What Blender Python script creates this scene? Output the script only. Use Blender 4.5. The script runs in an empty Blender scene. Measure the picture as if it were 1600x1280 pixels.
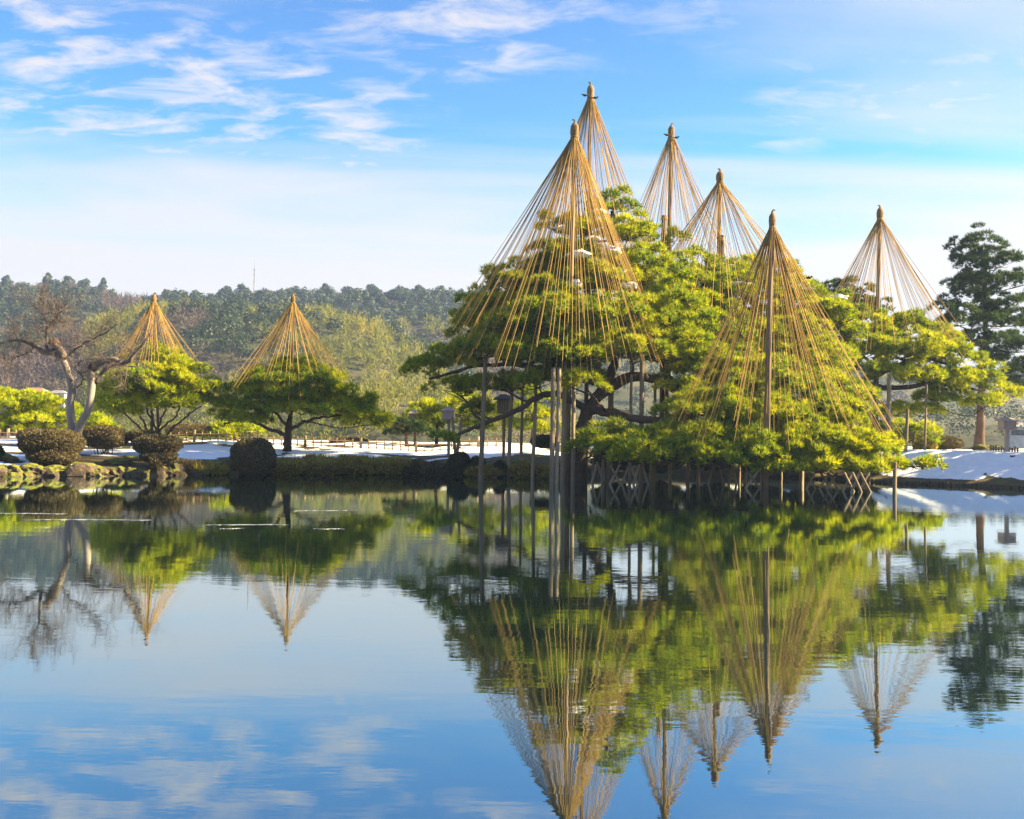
import bpy, math, random
import numpy as np
from mathutils import Vector, Matrix

R = math.radians
rng = np.random.default_rng(7)
random.seed(7)
scene = bpy.context.scene
COL = scene.collection

# ------------------------------------------------------------------ camera
F = 1555.0                      # focal length in pixels of the 1600 px wide photograph
CAM = np.array([0.0, 0.0, 2.2])
PITCH = math.atan(38.0 / F)
ROLL = R(0.8)
_r0 = np.array([1.0, 0, 0]); _u0 = np.array([0, -math.sin(PITCH), math.cos(PITCH)])
FWD = np.array([0, math.cos(PITCH), math.sin(PITCH)])
RGT = math.cos(ROLL) * _r0 + math.sin(ROLL) * _u0
UPV = -math.sin(ROLL) * _r0 + math.cos(ROLL) * _u0
cd = bpy.data.cameras.new('camera')
cam = bpy.data.objects.new('camera', cd)
COL.objects.link(cam)
M = Matrix.Identity(4)
for i in range(3):
    M[i][0] = RGT[i]; M[i][1] = UPV[i]; M[i][2] = -FWD[i]; M[i][3] = CAM[i]
cam.matrix_world = M
cd.sensor_fit = 'HORIZONTAL'; cd.sensor_width = 36.0; cd.lens = 36.0 * F / 1600.0
cd.clip_start = 0.1; cd.clip_end = 6000
scene.camera = cam

# ------------------------------------------------------------------ world, sun, exposure
SUN_EL, SUN_AZ = 29.0, 88.0     # azimuth measured from the viewing direction towards the right
sun_dir = Vector((math.cos(R(SUN_EL)) * math.sin(R(SUN_AZ)), math.cos(R(SUN_EL)) * math.cos(R(SUN_AZ)), math.sin(R(SUN_EL))))
w = bpy.data.worlds.new('World'); scene.world = w; w.use_nodes = True
nt = w.node_tree; nt.nodes.clear()
def N(tree, t, **kw):
    n = tree.nodes.new(t)
    for k, v in kw.items():
        setattr(n, k, v)
    return n
def L(tree, a, b): tree.links.new(a, b)
def math_node(tree, op, a, b=None, clamp=False):
    n = N(tree, 'ShaderNodeMath', operation=op, use_clamp=clamp)
    for i, v in enumerate((a, b)):
        if v is None: continue
        if isinstance(v, (int, float)): n.inputs[i].default_value = v
        else: L(tree, v, n.inputs[i])
    return n.outputs[0]
def map_range(tree, v, a, b, c=0.0, d=1.0, interp='SMOOTHSTEP'):
    n = N(tree, 'ShaderNodeMapRange', interpolation_type=interp)
    L(tree, v, n.inputs['Value'])
    for k, x in zip(('From Min', 'From Max', 'To Min', 'To Max'), (a, b, c, d)): n.inputs[k].default_value = x
    return n.outputs[0]
def mix_rgb(tree, fac, a, b, blend='MIX'):
    n = N(tree, 'ShaderNodeMix', data_type='RGBA', blend_type=blend)
    for s, v in ((n.inputs[0], fac), (n.inputs[6], a), (n.inputs[7], b)):
        if isinstance(v, (int, float)): s.default_value = v
        elif isinstance(v, (tuple, list)): s.default_value = (*v, 1) if len(v) == 3 else v
        else: L(tree, v, s)
    return n.outputs[2]
def noise(tree, vec, scale, detail=4, rough=0.55, dist=0.0):
    n = N(tree, 'ShaderNodeTexNoise')
    n.inputs['Scale'].default_value = scale; n.inputs['Detail'].default_value = detail
    n.inputs['Roughness'].default_value = rough; n.inputs['Distortion'].default_value = dist
    if vec is not None: L(tree, vec, n.inputs['Vector'])
    return n.outputs['Fac']

sky = N(nt, 'ShaderNodeTexSky', sky_type='NISHITA', sun_disc=False)
sky.sun_elevation = R(SUN_EL); sky.sun_rotation = R(SUN_AZ)
sky.air_density = 1.0; sky.dust_density = 0.6; sky.ozone_density = 2.5; sky.altitude = 0
hs = N(nt, 'ShaderNodeHueSaturation'); hs.inputs['Saturation'].default_value = 1.25
L(nt, sky.outputs[0], hs.inputs['Color'])
CLOUD_A, CLOUD_B = (7.95, 8.0, 0), (9.8, 9.3, 0)
tc = N(nt, 'ShaderNodeTexCoord')
sep = N(nt, 'ShaderNodeSeparateXYZ'); L(nt, tc.outputs['Generated'], sep.inputs[0])
zz = math_node(nt, 'MAXIMUM', sep.outputs[2], 0.0)
den = math_node(nt, 'ADD', zz, 0.10)
cu = math_node(nt, 'DIVIDE', sep.outputs[0], den); cv = math_node(nt, 'DIVIDE', sep.outputs[1], den)
comb = N(nt, 'ShaderNodeCombineXYZ'); L(nt, cu, comb.inputs[0]); L(nt, cv, comb.inputs[1])
def mapped(loc, scl, rot=0.0):
    m = N(nt, 'ShaderNodeMapping'); m.inputs['Location'].default_value = loc; m.inputs['Scale'].default_value = scl
    m.inputs['Rotation'].default_value = (0, 0, rot); L(nt, comb.outputs[0], m.inputs[0]); return m.outputs[0]
# broad cloud fields with small puffs inside them, a thin veil, and a pale layer low down
broad = noise(nt, mapped(CLOUD_A, (0.75, 0.75, 1)), 1.0, 2, 0.5)
puff = noise(nt, mapped((0.4, 2.2, 0), (2.0, 3.6, 1), 0.3), 2.6, 7, 0.62, 0.4)
wisp = noise(nt, mapped(CLOUD_B, (0.5, 1.5, 1), 0.2), 1.0, 6, 0.55, 0.6)
field = map_range(nt, broad, 0.44, 0.64)
c1 = math_node(nt, 'MULTIPLY', field, map_range(nt, puff, 0.36, 0.74))
c2 = math_node(nt, 'MULTIPLY', map_range(nt, wisp, 0.36, 0.72), 0.62)
zl = math_node(nt, 'ADD', sep.outputs[2], math_node(nt, 'MULTIPLY', math_node(nt, 'SUBTRACT', wisp, 0.5), -0.22))
low = map_range(nt, zl, 0.165, 0.29, 0.98, 0.10)
cl = math_node(nt, 'MAXIMUM', math_node(nt, 'MAXIMUM', c1, c2), low)
cl = math_node(nt, 'MULTIPLY', cl, 0.97, True)
tint = mix_rgb(nt, map_range(nt, sep.outputs[2], 0.06, 0.55), (0.44, 0.86, 0.84), (0.04, 0.46, 0.72))
deep = mix_rgb(nt, 1.0, hs.outputs[0], tint, 'MULTIPLY')
skycol = mix_rgb(nt, cl, deep, (2.65, 2.50, 2.50))
bg = N(nt, 'ShaderNodeBackground'); bg.inputs['Strength'].default_value = 0.06
L(nt, skycol, bg.inputs['Color'])
wo = N(nt, 'ShaderNodeOutputWorld'); L(nt, bg.outputs[0], wo.inputs['Surface'])

sd = bpy.data.lights.new('sun', 'SUN'); sd.energy = 5.0; sd.angle = R(0.5); sd.color = (1.0, 0.76, 0.40)
sun = bpy.data.objects.new('sun', sd); COL.objects.link(sun); sun.location = (60, 30, 60)
sun.rotation_euler = (-sun_dir).to_track_quat('-Z', 'Y').to_euler()
scene.view_settings.view_transform = 'Standard'; scene.view_settings.look = 'None'
scene.view_settings.gamma = 1.0; scene.view_settings.exposure = 2.6
scene.render.engine = 'CYCLES'
cy = scene.cycles
cy.use_denoising = True; cy.denoiser = 'OPENIMAGEDENOISE'; cy.denoising_prefilter = 'ACCURATE'; cy.denoising_input_passes = 'RGB_ALBEDO_NORMAL'
cy.max_bounces = 8; cy.diffuse_bounces = 3; cy.glossy_bounces = 3; cy.transmission_bounces = 4; cy.transparent_max_bounces = 8
cy.volume_bounces = 0; cy.caustics_reflective = False; cy.caustics_refractive = False

# ------------------------------------------------------------------ helpers
def P(px, py, D):
    """point of the place at distance D (metres along Y) seen at a pixel of the 1600x1280 photograph"""
    d = FWD + (px - 800.0) / F * RGT + (640.0 - py) / F * UPV
    return CAM + d * (D / d[1])
def W(px, py, z=0.0):
    d = FWD + (px - 800.0) / F * RGT + (640.0 - py) / F * UPV
    return CAM + d * ((z - CAM[2]) / d[2])
def mpp(D): return D / F

_tab = np.random.default_rng(3).random((256, 256))
def vn(x, y, s=0):
    x = np.asarray(x, float) + s * 17.31; y = np.asarray(y, float) + s * 9.17
    xi = np.floor(x).astype(int); yi = np.floor(y).astype(int)
    fx = x - xi; fy = y - yi
    fx = fx * fx * (3 - 2 * fx); fy = fy * fy * (3 - 2 * fy)
    a = _tab[xi % 256, yi % 256]; b = _tab[(xi + 1) % 256, yi % 256]
    c = _tab[xi % 256, (yi + 1) % 256]; d = _tab[(xi + 1) % 256, (yi + 1) % 256]
    return (a * (1 - fx) + b * fx) * (1 - fy) + (c * (1 - fx) + d * fx) * fy
def fbm(x, y, s=0, o=4):
    t = 0; a = 0.5; f = 1.0
    for i in range(o):
        t = t + a * vn(x * f, y * f, s + i); a *= 0.5; f *= 2.03
    return t / (1 - 0.5 ** o)
def sst(v, a, b):
    t = np.clip((v - a) / (b - a), 0, 1); return t * t * (3 - 2 * t)

def mesh_from(name, verts, faces, tone=None, smooth=False, attrs=None, nrm=None):
    verts = np.ascontiguousarray(verts, np.float32); faces = np.ascontiguousarray(faces, np.int32)
    k = faces.shape[1]; m = bpy.data.meshes.new(name)
    m.vertices.add(len(verts)); m.vertices.foreach_set('co', verts.ravel())
    m.loops.add(faces.size); m.loops.foreach_set('vertex_index', faces.ravel())
    m.polygons.add(len(faces)); m.polygons.foreach_set('loop_start', np.arange(0, faces.size, k, dtype=np.int32))
    m.polygons.foreach_set('use_smooth', np.full(len(faces), smooth))
    if tone is not None:
        a = m.attributes.new('tone', 'FLOAT', 'FACE'); a.data.foreach_set('value', np.ascontiguousarray(tone, np.float32))
    if nrm is not None:
        a = m.attributes.new('leaf_normal', 'FLOAT_VECTOR', 'FACE'); a.data.foreach_set('vector', np.ascontiguousarray(nrm, np.float32).ravel())
    for nm, v in (attrs or {}).items():
        a = m.attributes.new(nm, 'FLOAT', 'POINT'); a.data.foreach_set('value', np.ascontiguousarray(v, np.float32))
    m.update(calc_edges=True); m.validate()
    return m
def base_of(parent):
    b = np.zeros(3)
    while parent is not None:
        b = b + np.array(parent.location); parent = parent.parent
    return b
def obj(name, mesh, mat, parent=None, loc=None):
    o = bpy.data.objects.new(name, mesh); COL.objects.link(o)
    if mat is not None:
        if len(mesh.materials) == 0: mesh.materials.append(mat)
    if parent is not None: o.parent = parent
    if loc is not None: o.location = loc
    return o
def tag(o, label=None, cat=None, group=None, kind=None):
    if label: o['label'] = label
    if cat: o['category'] = cat
    if group: o['group'] = group
    if kind: o['kind'] = kind
    return o
def thing(name, label, cat, loc, group=None):
    o = bpy.data.objects.new(name, None); COL.objects.link(o); o.location = [float(v) for v in loc]
    o.empty_display_size = 0.2
    return tag(o, label, cat, group)
def part(name, verts, faces, mat, parent, tone=None, smooth=False, nrm=None):
    v = np.asarray(verts, float) - base_of(parent)
    return obj(name, mesh_from(name, v, faces, tone, smooth, None, nrm), mat, parent)
def single(name, verts, faces, mat, label, cat, loc, group=None, tone=None, smooth=False):
    v = np.asarray(verts, float) - np.asarray(loc, float)
    return tag(obj(name, mesh_from(name, v, faces, tone, smooth), mat, None, [float(q) for q in loc]), label, cat, group)

def tube(pts, radii, sides=6, cap=True):
    pts = np.asarray(pts, float); n = len(pts)
    radii = np.broadcast_to(np.asarray(radii, float), (n,))
    tg = np.gradient(pts, axis=0); tg /= np.linalg.norm(tg, axis=1)[:, None] + 1e-9
    ref = np.array([0, 0, 1.0]) if abs(tg[0][2]) < 0.9 else np.array([1.0, 0, 0])
    vs = []
    a = np.linspace(0, 2 * np.pi, sides, endpoint=False)
    for i in range(n):
        s = np.cross(tg[i], ref); s /= np.linalg.norm(s) + 1e-9
        t = np.cross(s, tg[i]); ref = t
        vs.append(pts[i] + radii[i] * (np.cos(a)[:, None] * s + np.sin(a)[:, None] * t))
    v = np.concatenate(vs); f = []
    for i in range(n - 1):
        for j in range(sides):
            k = (j + 1) % sides
            f.append((i * sides + j, i * sides + k, (i + 1) * sides + k, (i + 1) * sides + j))
    if cap:
        b = len(v); v = np.concatenate([v, [pts[0], pts[-1]]])
        e = (n - 1) * sides
        for j in range(0, sides):
            k = (j + 1) % sides
            f.append((k, j, b, b)); f.append((e + j, e + k, b + 1, b + 1))
    return v, quads(f)
def quads(f):
    return np.array(f, dtype=np.int32)
def fix(faces):      # degenerate quads -> triangles split (keeps one face size)
    q = np.asarray(faces)
    t1 = q[:, [0, 1, 2]]; t2 = q[:, [0, 2, 3]]
    ok = q[:, 2] != q[:, 3]
    return np.concatenate([t1, t2[ok]])
def join(lst):
    vs, fs, b = [], [], 0
    for v, f in lst:
        vs.append(v); fs.append(f + b); b += len(v)
    return np.concatenate(vs), np.concatenate(fs)
def tubeT(pts, radii, sides=6, cap=True):
    v, f = tube(pts, radii, sides, cap); return v, fix(f)
def boxT(c, s, rz=0.0, taper=1.0):
    c = np.asarray(c, float); x, y, z = [q / 2 for q in s]
    v = np.array([(-x, -y, -z), (x, -y, -z), (x, y, -z), (-x, y, -z), (-x * taper, -y * taper, z), (x * taper, -y * taper, z), (x * taper, y * taper, z), (-x * taper, y * taper, z)])
    ca, sa = math.cos(rz), math.sin(rz)
    v = np.c_[v[:, 0] * ca - v[:, 1] * sa, v[:, 0] * sa + v[:, 1] * ca, v[:, 2]] + c
    f = quads([(3, 2, 1, 0), (4, 5, 6, 7), (0, 1, 5, 4), (1, 2, 6, 5), (2, 3, 7, 6), (3, 0, 4, 7)])
    return v, fix(f)
def lathe(c, prof, sides=14, wob=0.0):
    a = np.linspace(0, 2 * np.pi, sides, endpoint=False); vs = []
    for r, z in prof:
        rr = r * (1 + wob * rng.uniform(-1, 1, sides))
        vs.append(np.c_[rr * np.cos(a), rr * np.sin(a), np.full(sides, z)])
    v = np.concatenate(vs); f = []
    n = len(prof)
    for i in range(n - 1):
        for j in range(sides):
            k = (j + 1) % sides
            f.append((i * sides + j, i * sides + k, (i + 1) * sides + k, (i + 1) * sides + j))
    b = len(v); v = np.concatenate([v, [(0, 0, prof[0][1]), (0, 0, prof[-1][1])]])
    for j in range(sides):
        k = (j + 1) % sides
        f.append((k, j, b, b)); f.append(((n - 1) * sides + j, (n - 1) * sides + k, b + 1, b + 1))
    return v + np.asarray(c, float), fix(quads(f))
def ico(sub=2):
    import bmesh
    bm = bmesh.new(); bmesh.ops.create_icosphere(bm, subdivisions=sub, radius=1.0)
    v = np.array([x.co[:] for x in bm.verts]); f = np.array([[q.index for q in x.verts] for x in bm.faces], dtype=np.int32)
    bm.free(); return v, f
ICO = {k: ico(k) for k in (1, 2, 3, 4)}
def lump(c, r, sub=3, amp=0.25, fq=1.6, seed=0, power=1.0):
    v, f = ICO[sub]; v = v.copy()
    if power != 1.0:
        v = np.sign(v) * np.abs(v) ** power
    n = fbm(v[:, 0] * fq + 5, v[:, 1] * fq + v[:, 2] * fq * 1.3, seed, 3) + fbm(v[:, 2] * fq + 3, v[:, 0] * fq - v[:, 1], seed + 9, 3) - 1.0
    v = v * (1 + amp * n[:, None] * 2)
    return v * np.asarray(r, float) + np.asarray(c, float), f
def smooth_path(pts, n=8, jit=0.0, r=None):
    """Catmull-Rom through points, with a little wander"""
    p = np.asarray(pts, float); q = np.concatenate([[2 * p[0] - p[1]], p, [2 * p[-1] - p[-2]]]); out = []
    for i in range(1, len(q) - 2):
        for t in np.linspace(0, 1, n, endpoint=False):
            a, b, c, d = q[i - 1], q[i], q[i + 1], q[i + 2]
            out.append(0.5 * (2 * b + (c - a) * t + (2 * a - 5 * b + 4 * c - d) * t * t + (3 * b - a - 3 * c + d) * t ** 3))
    out.append(p[-1]); out = np.array(out)
    if jit:
        j = rng.normal(0, jit, out.shape); j[0] = 0; j[-1] = 0; out = out + j
    return out

ORD = ['first', 'second', 'third', 'fourth', 'fifth', 'sixth', 'seventh', 'eighth', 'ninth', 'tenth', 'eleventh', 'twelfth', 'thirteenth', 'fourteenth', 'fifteenth', 'sixteenth', 'seventeenth', 'eighteenth', 'nineteenth', 'twentieth'] + ['twenty-' + q for q in ('first', 'second', 'third', 'fourth', 'fifth', 'sixth', 'seventh', 'eighth')]
# ------------------------------------------------------------------ materials
def mat(name):
    m = bpy.data.materials.new(name); m.use_nodes = True; t = m.node_tree; t.nodes.clear()
    o = N(t, 'ShaderNodeOutputMaterial'); return m, t, o
def principled(t, o, rough=0.8, spec=0.3):
    b = N(t, 'ShaderNodeBsdfPrincipled'); b.inputs['Roughness'].default_value = rough
    b.inputs['Specular IOR Level'].default_value = spec; L(t, b.outputs[0], o.inputs['Surface']); return b
def ramp(t, v, stops):
    r = N(t, 'ShaderNodeValToRGB'); e = r.color_ramp.elements
    while len(e) > 1: e.remove(e[-1])
    e[0].position = stops[0][0]; e[0].color = (*stops[0][1], 1)
    for p, c in stops[1:]:
        x = e.new(p); x.color = (*c, 1)
    L(t, v, r.inputs[0]); return r.outputs[0]
def bump(t, h, b, strength=0.5, dist=0.05):
    n = N(t, 'ShaderNodeBump'); n.inputs['Strength'].default_value = strength; n.inputs['Distance'].default_value = dist
    L(t, h, n.inputs['Height']); L(t, n.outputs[0], b.inputs['Normal'])
def geo_pos(t): return N(t, 'ShaderNodeNewGeometry').outputs['Position']
def scaled(t, v, s):
    m = N(t, 'ShaderNodeMapping'); m.inputs['Scale'].default_value = s; L(t, v, m.inputs[0]); return m.outputs[0]

def foliage(name, stops, transl=0.4, tcol=None, rough=0.55, patch=0.35):
    m, t, o = mat(name)
    a = N(t, 'ShaderNodeAttribute', attribute_name='tone')
    pn = noise(t, geo_pos(t), patch, 3)
    v = math_node(t, 'ADD', math_node(t, 'MULTIPLY', a.outputs['Fac'], 0.75), math_node(t, 'MULTIPLY', math_node(t, 'SUBTRACT', pn, 0.5), 0.9), True)
    c = ramp(t, v, stops)
    b = N(t, 'ShaderNodeBsdfPrincipled'); b.inputs['Roughness'].default_value = rough; b.inputs['Specular IOR Level'].default_value = 0.25
    L(t, c, b.inputs['Base Color'])
    tr = N(t, 'ShaderNodeBsdfTranslucent')
    L(t, mix_rgb(t, 1.0, c, tcol or (1.35, 1.25, 0.5), 'MULTIPLY'), tr.inputs['Color'])
    mx = N(t, 'ShaderNodeMixShader'); mx.inputs[0].default_value = transl
    L(t, b.outputs[0], mx.inputs[1]); L(t, tr.outputs[0], mx.inputs[2]); L(t, mx.outputs[0], o.inputs['Surface'])
    return m
PINE = foliage('pine_needles', [(0.0, (0.04, 0.11, 0.018)), (0.26, (0.17, 0.26, 0.008)), (0.8, (0.53, 0.53, 0.006))], 0.36)
PINE_D = foliage('dark_pine_needles', [(0.0, (0.022, 0.050, 0.024)), (0.5, (0.040, 0.078, 0.028)), (1.0, (0.075, 0.115, 0.03))], 0.35)
AZALEA = foliage('clipped_azalea_leaves', [(0.0, (0.05, 0.042, 0.022)), (0.5, (0.115, 0.092, 0.045)), (1.0, (0.16, 0.155, 0.06))], 0.2, rough=0.7, patch=1.2)
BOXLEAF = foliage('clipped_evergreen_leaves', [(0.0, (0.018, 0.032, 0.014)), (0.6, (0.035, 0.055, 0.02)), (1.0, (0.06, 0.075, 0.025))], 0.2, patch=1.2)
MOSS = foliage('mossy_grass', [(0.0, (0.16, 0.11, 0.05)), (0.4, (0.30, 0.24, 0.06)), (0.75, (0.36, 0.38, 0.05)), (1.0, (0.46, 0.40, 0.11))], 0.3, rough=0.8, patch=1.4)
HCON = foliage('hill_conifers', [(0.0, (0.018, 0.034, 0.022)), (0.5, (0.034, 0.055, 0.026)), (1.0, (0.065, 0.09, 0.03))], 0.25, patch=0.04)
HBAM = foliage('hill_bamboo', [(0.0, (0.07, 0.10, 0.022)), (0.5, (0.17, 0.18, 0.028)), (1.0, (0.32, 0.27, 0.045))], 0.5, patch=0.05)
HBARE = foliage('hill_bare_wood', [(0.0, (0.06, 0.045, 0.045)), (0.5, (0.105, 0.078, 0.072)), (1.0, (0.16, 0.12, 0.10))], 0.25, (1.1, 1.0, 0.9), patch=0.05)

def wood(name, a, b, scale=(9, 9, 0.8), rough=0.8, bs=0.4):
    m, t, o = mat(name); p = principled(t, o, rough, 0.2)
    oi = N(t, 'ShaderNodeObjectInfo')
    v = N(t, 'ShaderNodeVectorMath', operation='ADD'); L(t, geo_pos(t), v.inputs[0]); L(t, oi.outputs['Random'], v.inputs[1])
    n = noise(t, scaled(t, v.outputs[0], scale), 1.0, 6, 0.65, 0.3)
    n2 = noise(t, v.outputs[0], 0.8, 3)
    f = math_node(t, 'ADD', math_node(t, 'MULTIPLY', n, 0.7), math_node(t, 'MULTIPLY', n2, 0.5))
    f = math_node(t, 'ADD', f, math_node(t, 'MULTIPLY', math_node(t, 'SUBTRACT', oi.outputs['Random'], 0.5), 0.35))
    L(t, ramp(t, f, [(0.3, a), (0.85, b)]), p.inputs['Base Color'])
    bump(t, n, p, bs, 0.03); return m
BARK = wood('pine_bark', (0.025, 0.017, 0.013), (0.11, 0.07, 0.05), (5, 5, 2.2), 0.9, 1.0)
PALEBARK = wood('pale_cherry_bark', (0.08, 0.068, 0.058), (0.32, 0.28, 0.245), (7, 7, 3), 0.85, 0.6)
TWIG = wood('twig_bark', (0.05, 0.042, 0.04), (0.13, 0.105, 0.095), (5, 5, 2), 0.9, 0.2)
POST = wood('weathered_post', (0.13, 0.10, 0.065), (0.34, 0.27, 0.18), (11, 11, 0.7))
POLE = wood('rope_pole', (0.09, 0.06, 0.035), (0.24, 0.17, 0.10), (11, 11, 0.5))
FENCEW = wood('fence_bamboo', (0.16, 0.10, 0.06), (0.36, 0.25, 0.16), (8, 8, 1.5))
PALEWOOD = wood('pale_board', (0.28, 0.22, 0.19), (0.48, 0.39, 0.34), (3, 3, 9), 0.8, 0.2)
DARKWOOD = wood('dark_roof_board', (0.02, 0.02, 0.024), (0.07, 0.065, 0.06), (9, 2, 9), 0.7, 0.3)
STAKE = wood('edging_log', (0.03, 0.022, 0.016), (0.11, 0.08, 0.055), (10, 10, 2))
def straw(name, a, b):
    m, t, o = mat(name); p = principled(t, o, 0.75, 0.2); oi = N(t, 'ShaderNodeObjectInfo')
    n = noise(t, geo_pos(t), 6.0, 4, 0.7)
    f = math_node(t, 'ADD', math_node(t, 'MULTIPLY', n, 0.5), math_node(t, 'MULTIPLY', oi.outputs['Random'], 0.5))
    L(t, ramp(t, f, [(0.2, a), (0.8, b)]), p.inputs['Base Color']); return m
ROPE = straw('straw_rope', (0.15, 0.09, 0.025), (0.46, 0.30, 0.08))
CAP = wood('straw_cap', (0.09, 0.055, 0.025), (0.27, 0.175, 0.075), (22, 22, 2.0), 0.85, 0.8)
BIRD = wood('bird_feathers', (0.02, 0.02, 0.02), (0.05, 0.045, 0.04))

def make_snow():
    m, t, o = mat('snow'); p = principled(t, o, 0.6, 0.3)
    L(t, ramp(t, noise(t, geo_pos(t), 3.0, 5), [(0.3, (0.74, 0.76, 0.80)), (0.7, (0.86, 0.87, 0.89))]), p.inputs['Base Color'])
    bump(t, noise(t, geo_pos(t), 7.0, 4), p, 0.35, 0.05); return m
SNOW = make_snow()
def make_ground():
    m, t, o = mat('ground'); p = principled(t, o, 0.9, 0.15); pos = geo_pos(t)
    soil = ramp(t, noise(t, pos, 1.1, 6, 0.65), [(0.3, (0.045, 0.033, 0.02)), (0.5, (0.09, 0.07, 0.035)), (0.7, (0.10, 0.11, 0.03))])
    fr = ramp(t, noise(t, pos, 0.05, 4), [(0.35, (0.035, 0.042, 0.02)), (0.65, (0.075, 0.07, 0.035))])
    far = N(t, 'ShaderNodeAttribute', attribute_name='far')
    soil = mix_rgb(t, far.outputs['Fac'], soil, fr)
    snow = ramp(t, noise(t, pos, 2.5, 5), [(0.3, (0.76, 0.78, 0.82)), (0.7, (0.86, 0.87, 0.89))])
    a = N(t, 'ShaderNodeAttribute', attribute_name='snow')
    e = math_node(t, 'ADD', a.outputs['Fac'], math_node(t, 'MULTIPLY', math_node(t, 'SUBTRACT', noise(t, pos, 4.0, 5, 0.65), 0.5), 0.55))
    L(t, mix_rgb(t, map_range(t, e, 0.45, 0.55), soil, snow), p.inputs['Base Color'])
    bump(t, noise(t, pos, 3.5, 6, 0.6), p, 0.6, 0.08); return m
GROUND = make_ground()
def make_rock():
    m, t, o = mat('mossy_rock'); p = principled(t, o, 0.85, 0.25); pos = geo_pos(t); g = N(t, 'ShaderNodeNewGeometry')
    st = ramp(t, noise(t, pos, 4.5, 7, 0.7), [(0.3, (0.035, 0.026, 0.020)), (0.55, (0.10, 0.075, 0.055)), (0.75, (0.19, 0.15, 0.12))])
    mo = ramp(t, noise(t, pos, 6, 5), [(0.3, (0.06, 0.07, 0.012)), (0.7, (0.17, 0.18, 0.025))])
    s = N(t, 'ShaderNodeSeparateXYZ'); L(t, g.outputs['Normal'], s.inputs[0])
    k = math_node(t, 'ADD', math_node(t, 'MULTIPLY', s.outputs[2], 0.5), noise(t, pos, 1.3, 4))
    L(t, mix_rgb(t, map_range(t, k, 0.62, 0.85), st, mo), p.inputs['Base Color'])
    bump(t, noise(t, pos, 7, 7, 0.7), p, 0.9, 0.08); return m
ROCK = make_rock()
def make_water():
    m, t, o = mat('pond_water'); pos = geo_pos(t)
    n1 = noise(t, scaled(t, pos, (0.55, 1.6, 1)), 1.0, 3, 0.55)
    n2 = noise(t, scaled(t, pos, (1.6, 5.5, 1)), 1.0, 3, 0.6)
    calm = map_range(t, noise(t, scaled(t, pos, (0.03, 0.09, 1)), 1.0, 3), 0.35, 0.65, 0.35, 1.0)
    h = math_node(t, 'ADD', math_node(t, 'MULTIPLY', n1, 0.6), math_node(t, 'MULTIPLY', n2, 0.25))
    h = math_node(t, 'MULTIPLY', h, calm)
    bp = N(t, 'ShaderNodeBump'); bp.inputs['Strength'].default_value = 1.0; bp.inputs['Distance'].default_value = 0.0042
    L(t, h, bp.inputs['Height'])
    gl = N(t, 'ShaderNodeBsdfGlossy'); gl.inputs['Roughness'].default_value = 0.012; gl.inputs['Color'].default_value = (0.84, 0.95, 0.97, 1)
    L(t, bp.outputs[0], gl.inputs['Normal'])
    df = N(t, 'ShaderNodeBsdfDiffuse'); df.inputs['Color'].default_value = (0.002, 0.006, 0.008, 1)
    fz = N(t, 'ShaderNodeFresnel'); fz.inputs['IOR'].default_value = 1.33
    fac = map_range(t, fz.outputs[0], 0.05, 0.75, 0.45, 0.97, 'LINEAR')
    mx = N(t, 'ShaderNodeMixShader'); L(t, fac, mx.inputs[0]); L(t, df.outputs[0], mx.inputs[1]); L(t, gl.outputs[0], mx.inputs[2])
    L(t, mx.outputs[0], o.inputs['Surface']); return m
WATER = make_water()
def plain(name, c, rough=0.7, n=0.25):
    m, t, o = mat(name); p = principled(t, o, rough, 0.3)
    a = tuple(x * (1 - n) for x in c); b = tuple(min(1, x * (1 + n)) for x in c)
    L(t, ramp(t, noise(t, geo_pos(t), 2.0, 5), [(0.3, a), (0.7, b)]), p.inputs['Base Color']); return m
ICE = plain('thin_ice', (0.24, 0.27, 0.31), 0.25, 0.4)
PINKWALL = plain('pink_house_wall', (0.55, 0.40, 0.36)); REDROOF = plain('red_house_roof', (0.28, 0.15, 0.12)); GLASS = plain('dark_window', (0.05, 0.06, 0.08), 0.2)
WHITEWALL = plain('white_house_wall', (0.6, 0.57, 0.55)); STEEL = plain('mast_steel', (0.20, 0.21, 0.24), 0.5)

# ------------------------------------------------------------------ terrain
_sh = [(-900, 748), (-300, 746), (0, 744.5), (100, 744), (200, 743.5), (300, 742.5), (430, 741), (540, 741), (640, 741.5), (700, 743), (780, 744), (850, 745), (900, 744.5), (960, 743), (1050, 742), (1200, 745.5), (1300, 750), (1370, 754), (1450, 757.5), (1600, 764), (1900, 777), (2400, 800)]
_sx, _sy = [], []
for a, b in _sh:
    q = W(a, b); _sx.append(q[0]); _sy.append(q[1])
_o = np.argsort(_sx); _sx = np.array(_sx)[_o]; _sy = np.array(_sy)[_o]
def shore(x):
    x = np.asarray(x, float)
    return np.interp(x, _sx, _sy) + (fbm(x * 0.35, x * 0 + 2.2, 4, 3) - 0.5) * 0.9 * (x < 16)
def pxof(x, y): return 800 + F * x / np.maximum(y, 1.0)
_bk = np.array([(-600, 480), (0, 482), (100, 478), (190, 494), (300, 492), (450, 488), (600, 482), (700, 484), (760, 488), (900, 510), (1100, 560), (1400, 588), (1600, 590), (2300, 590)])
_sp = np.array([(-600, 600), (0, 580), (90, 560), (150, 530), (220, 514), (300, 510), (400, 512), (500, 514), (590, 530), (640, 550), (700, 582), (760, 628), (830, 670), (2300, 690)])
_lo = np.array([(-600, 690), (430, 690), (520, 655), (590, 628), (660, 628), (740, 645), (830, 672), (1400, 676), (1500, 655), (2300, 650)])
def ridge(px, tab, D): return 2.2 + (678 - np.interp(px, tab[:, 0], tab[:, 1])) * D / F
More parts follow.
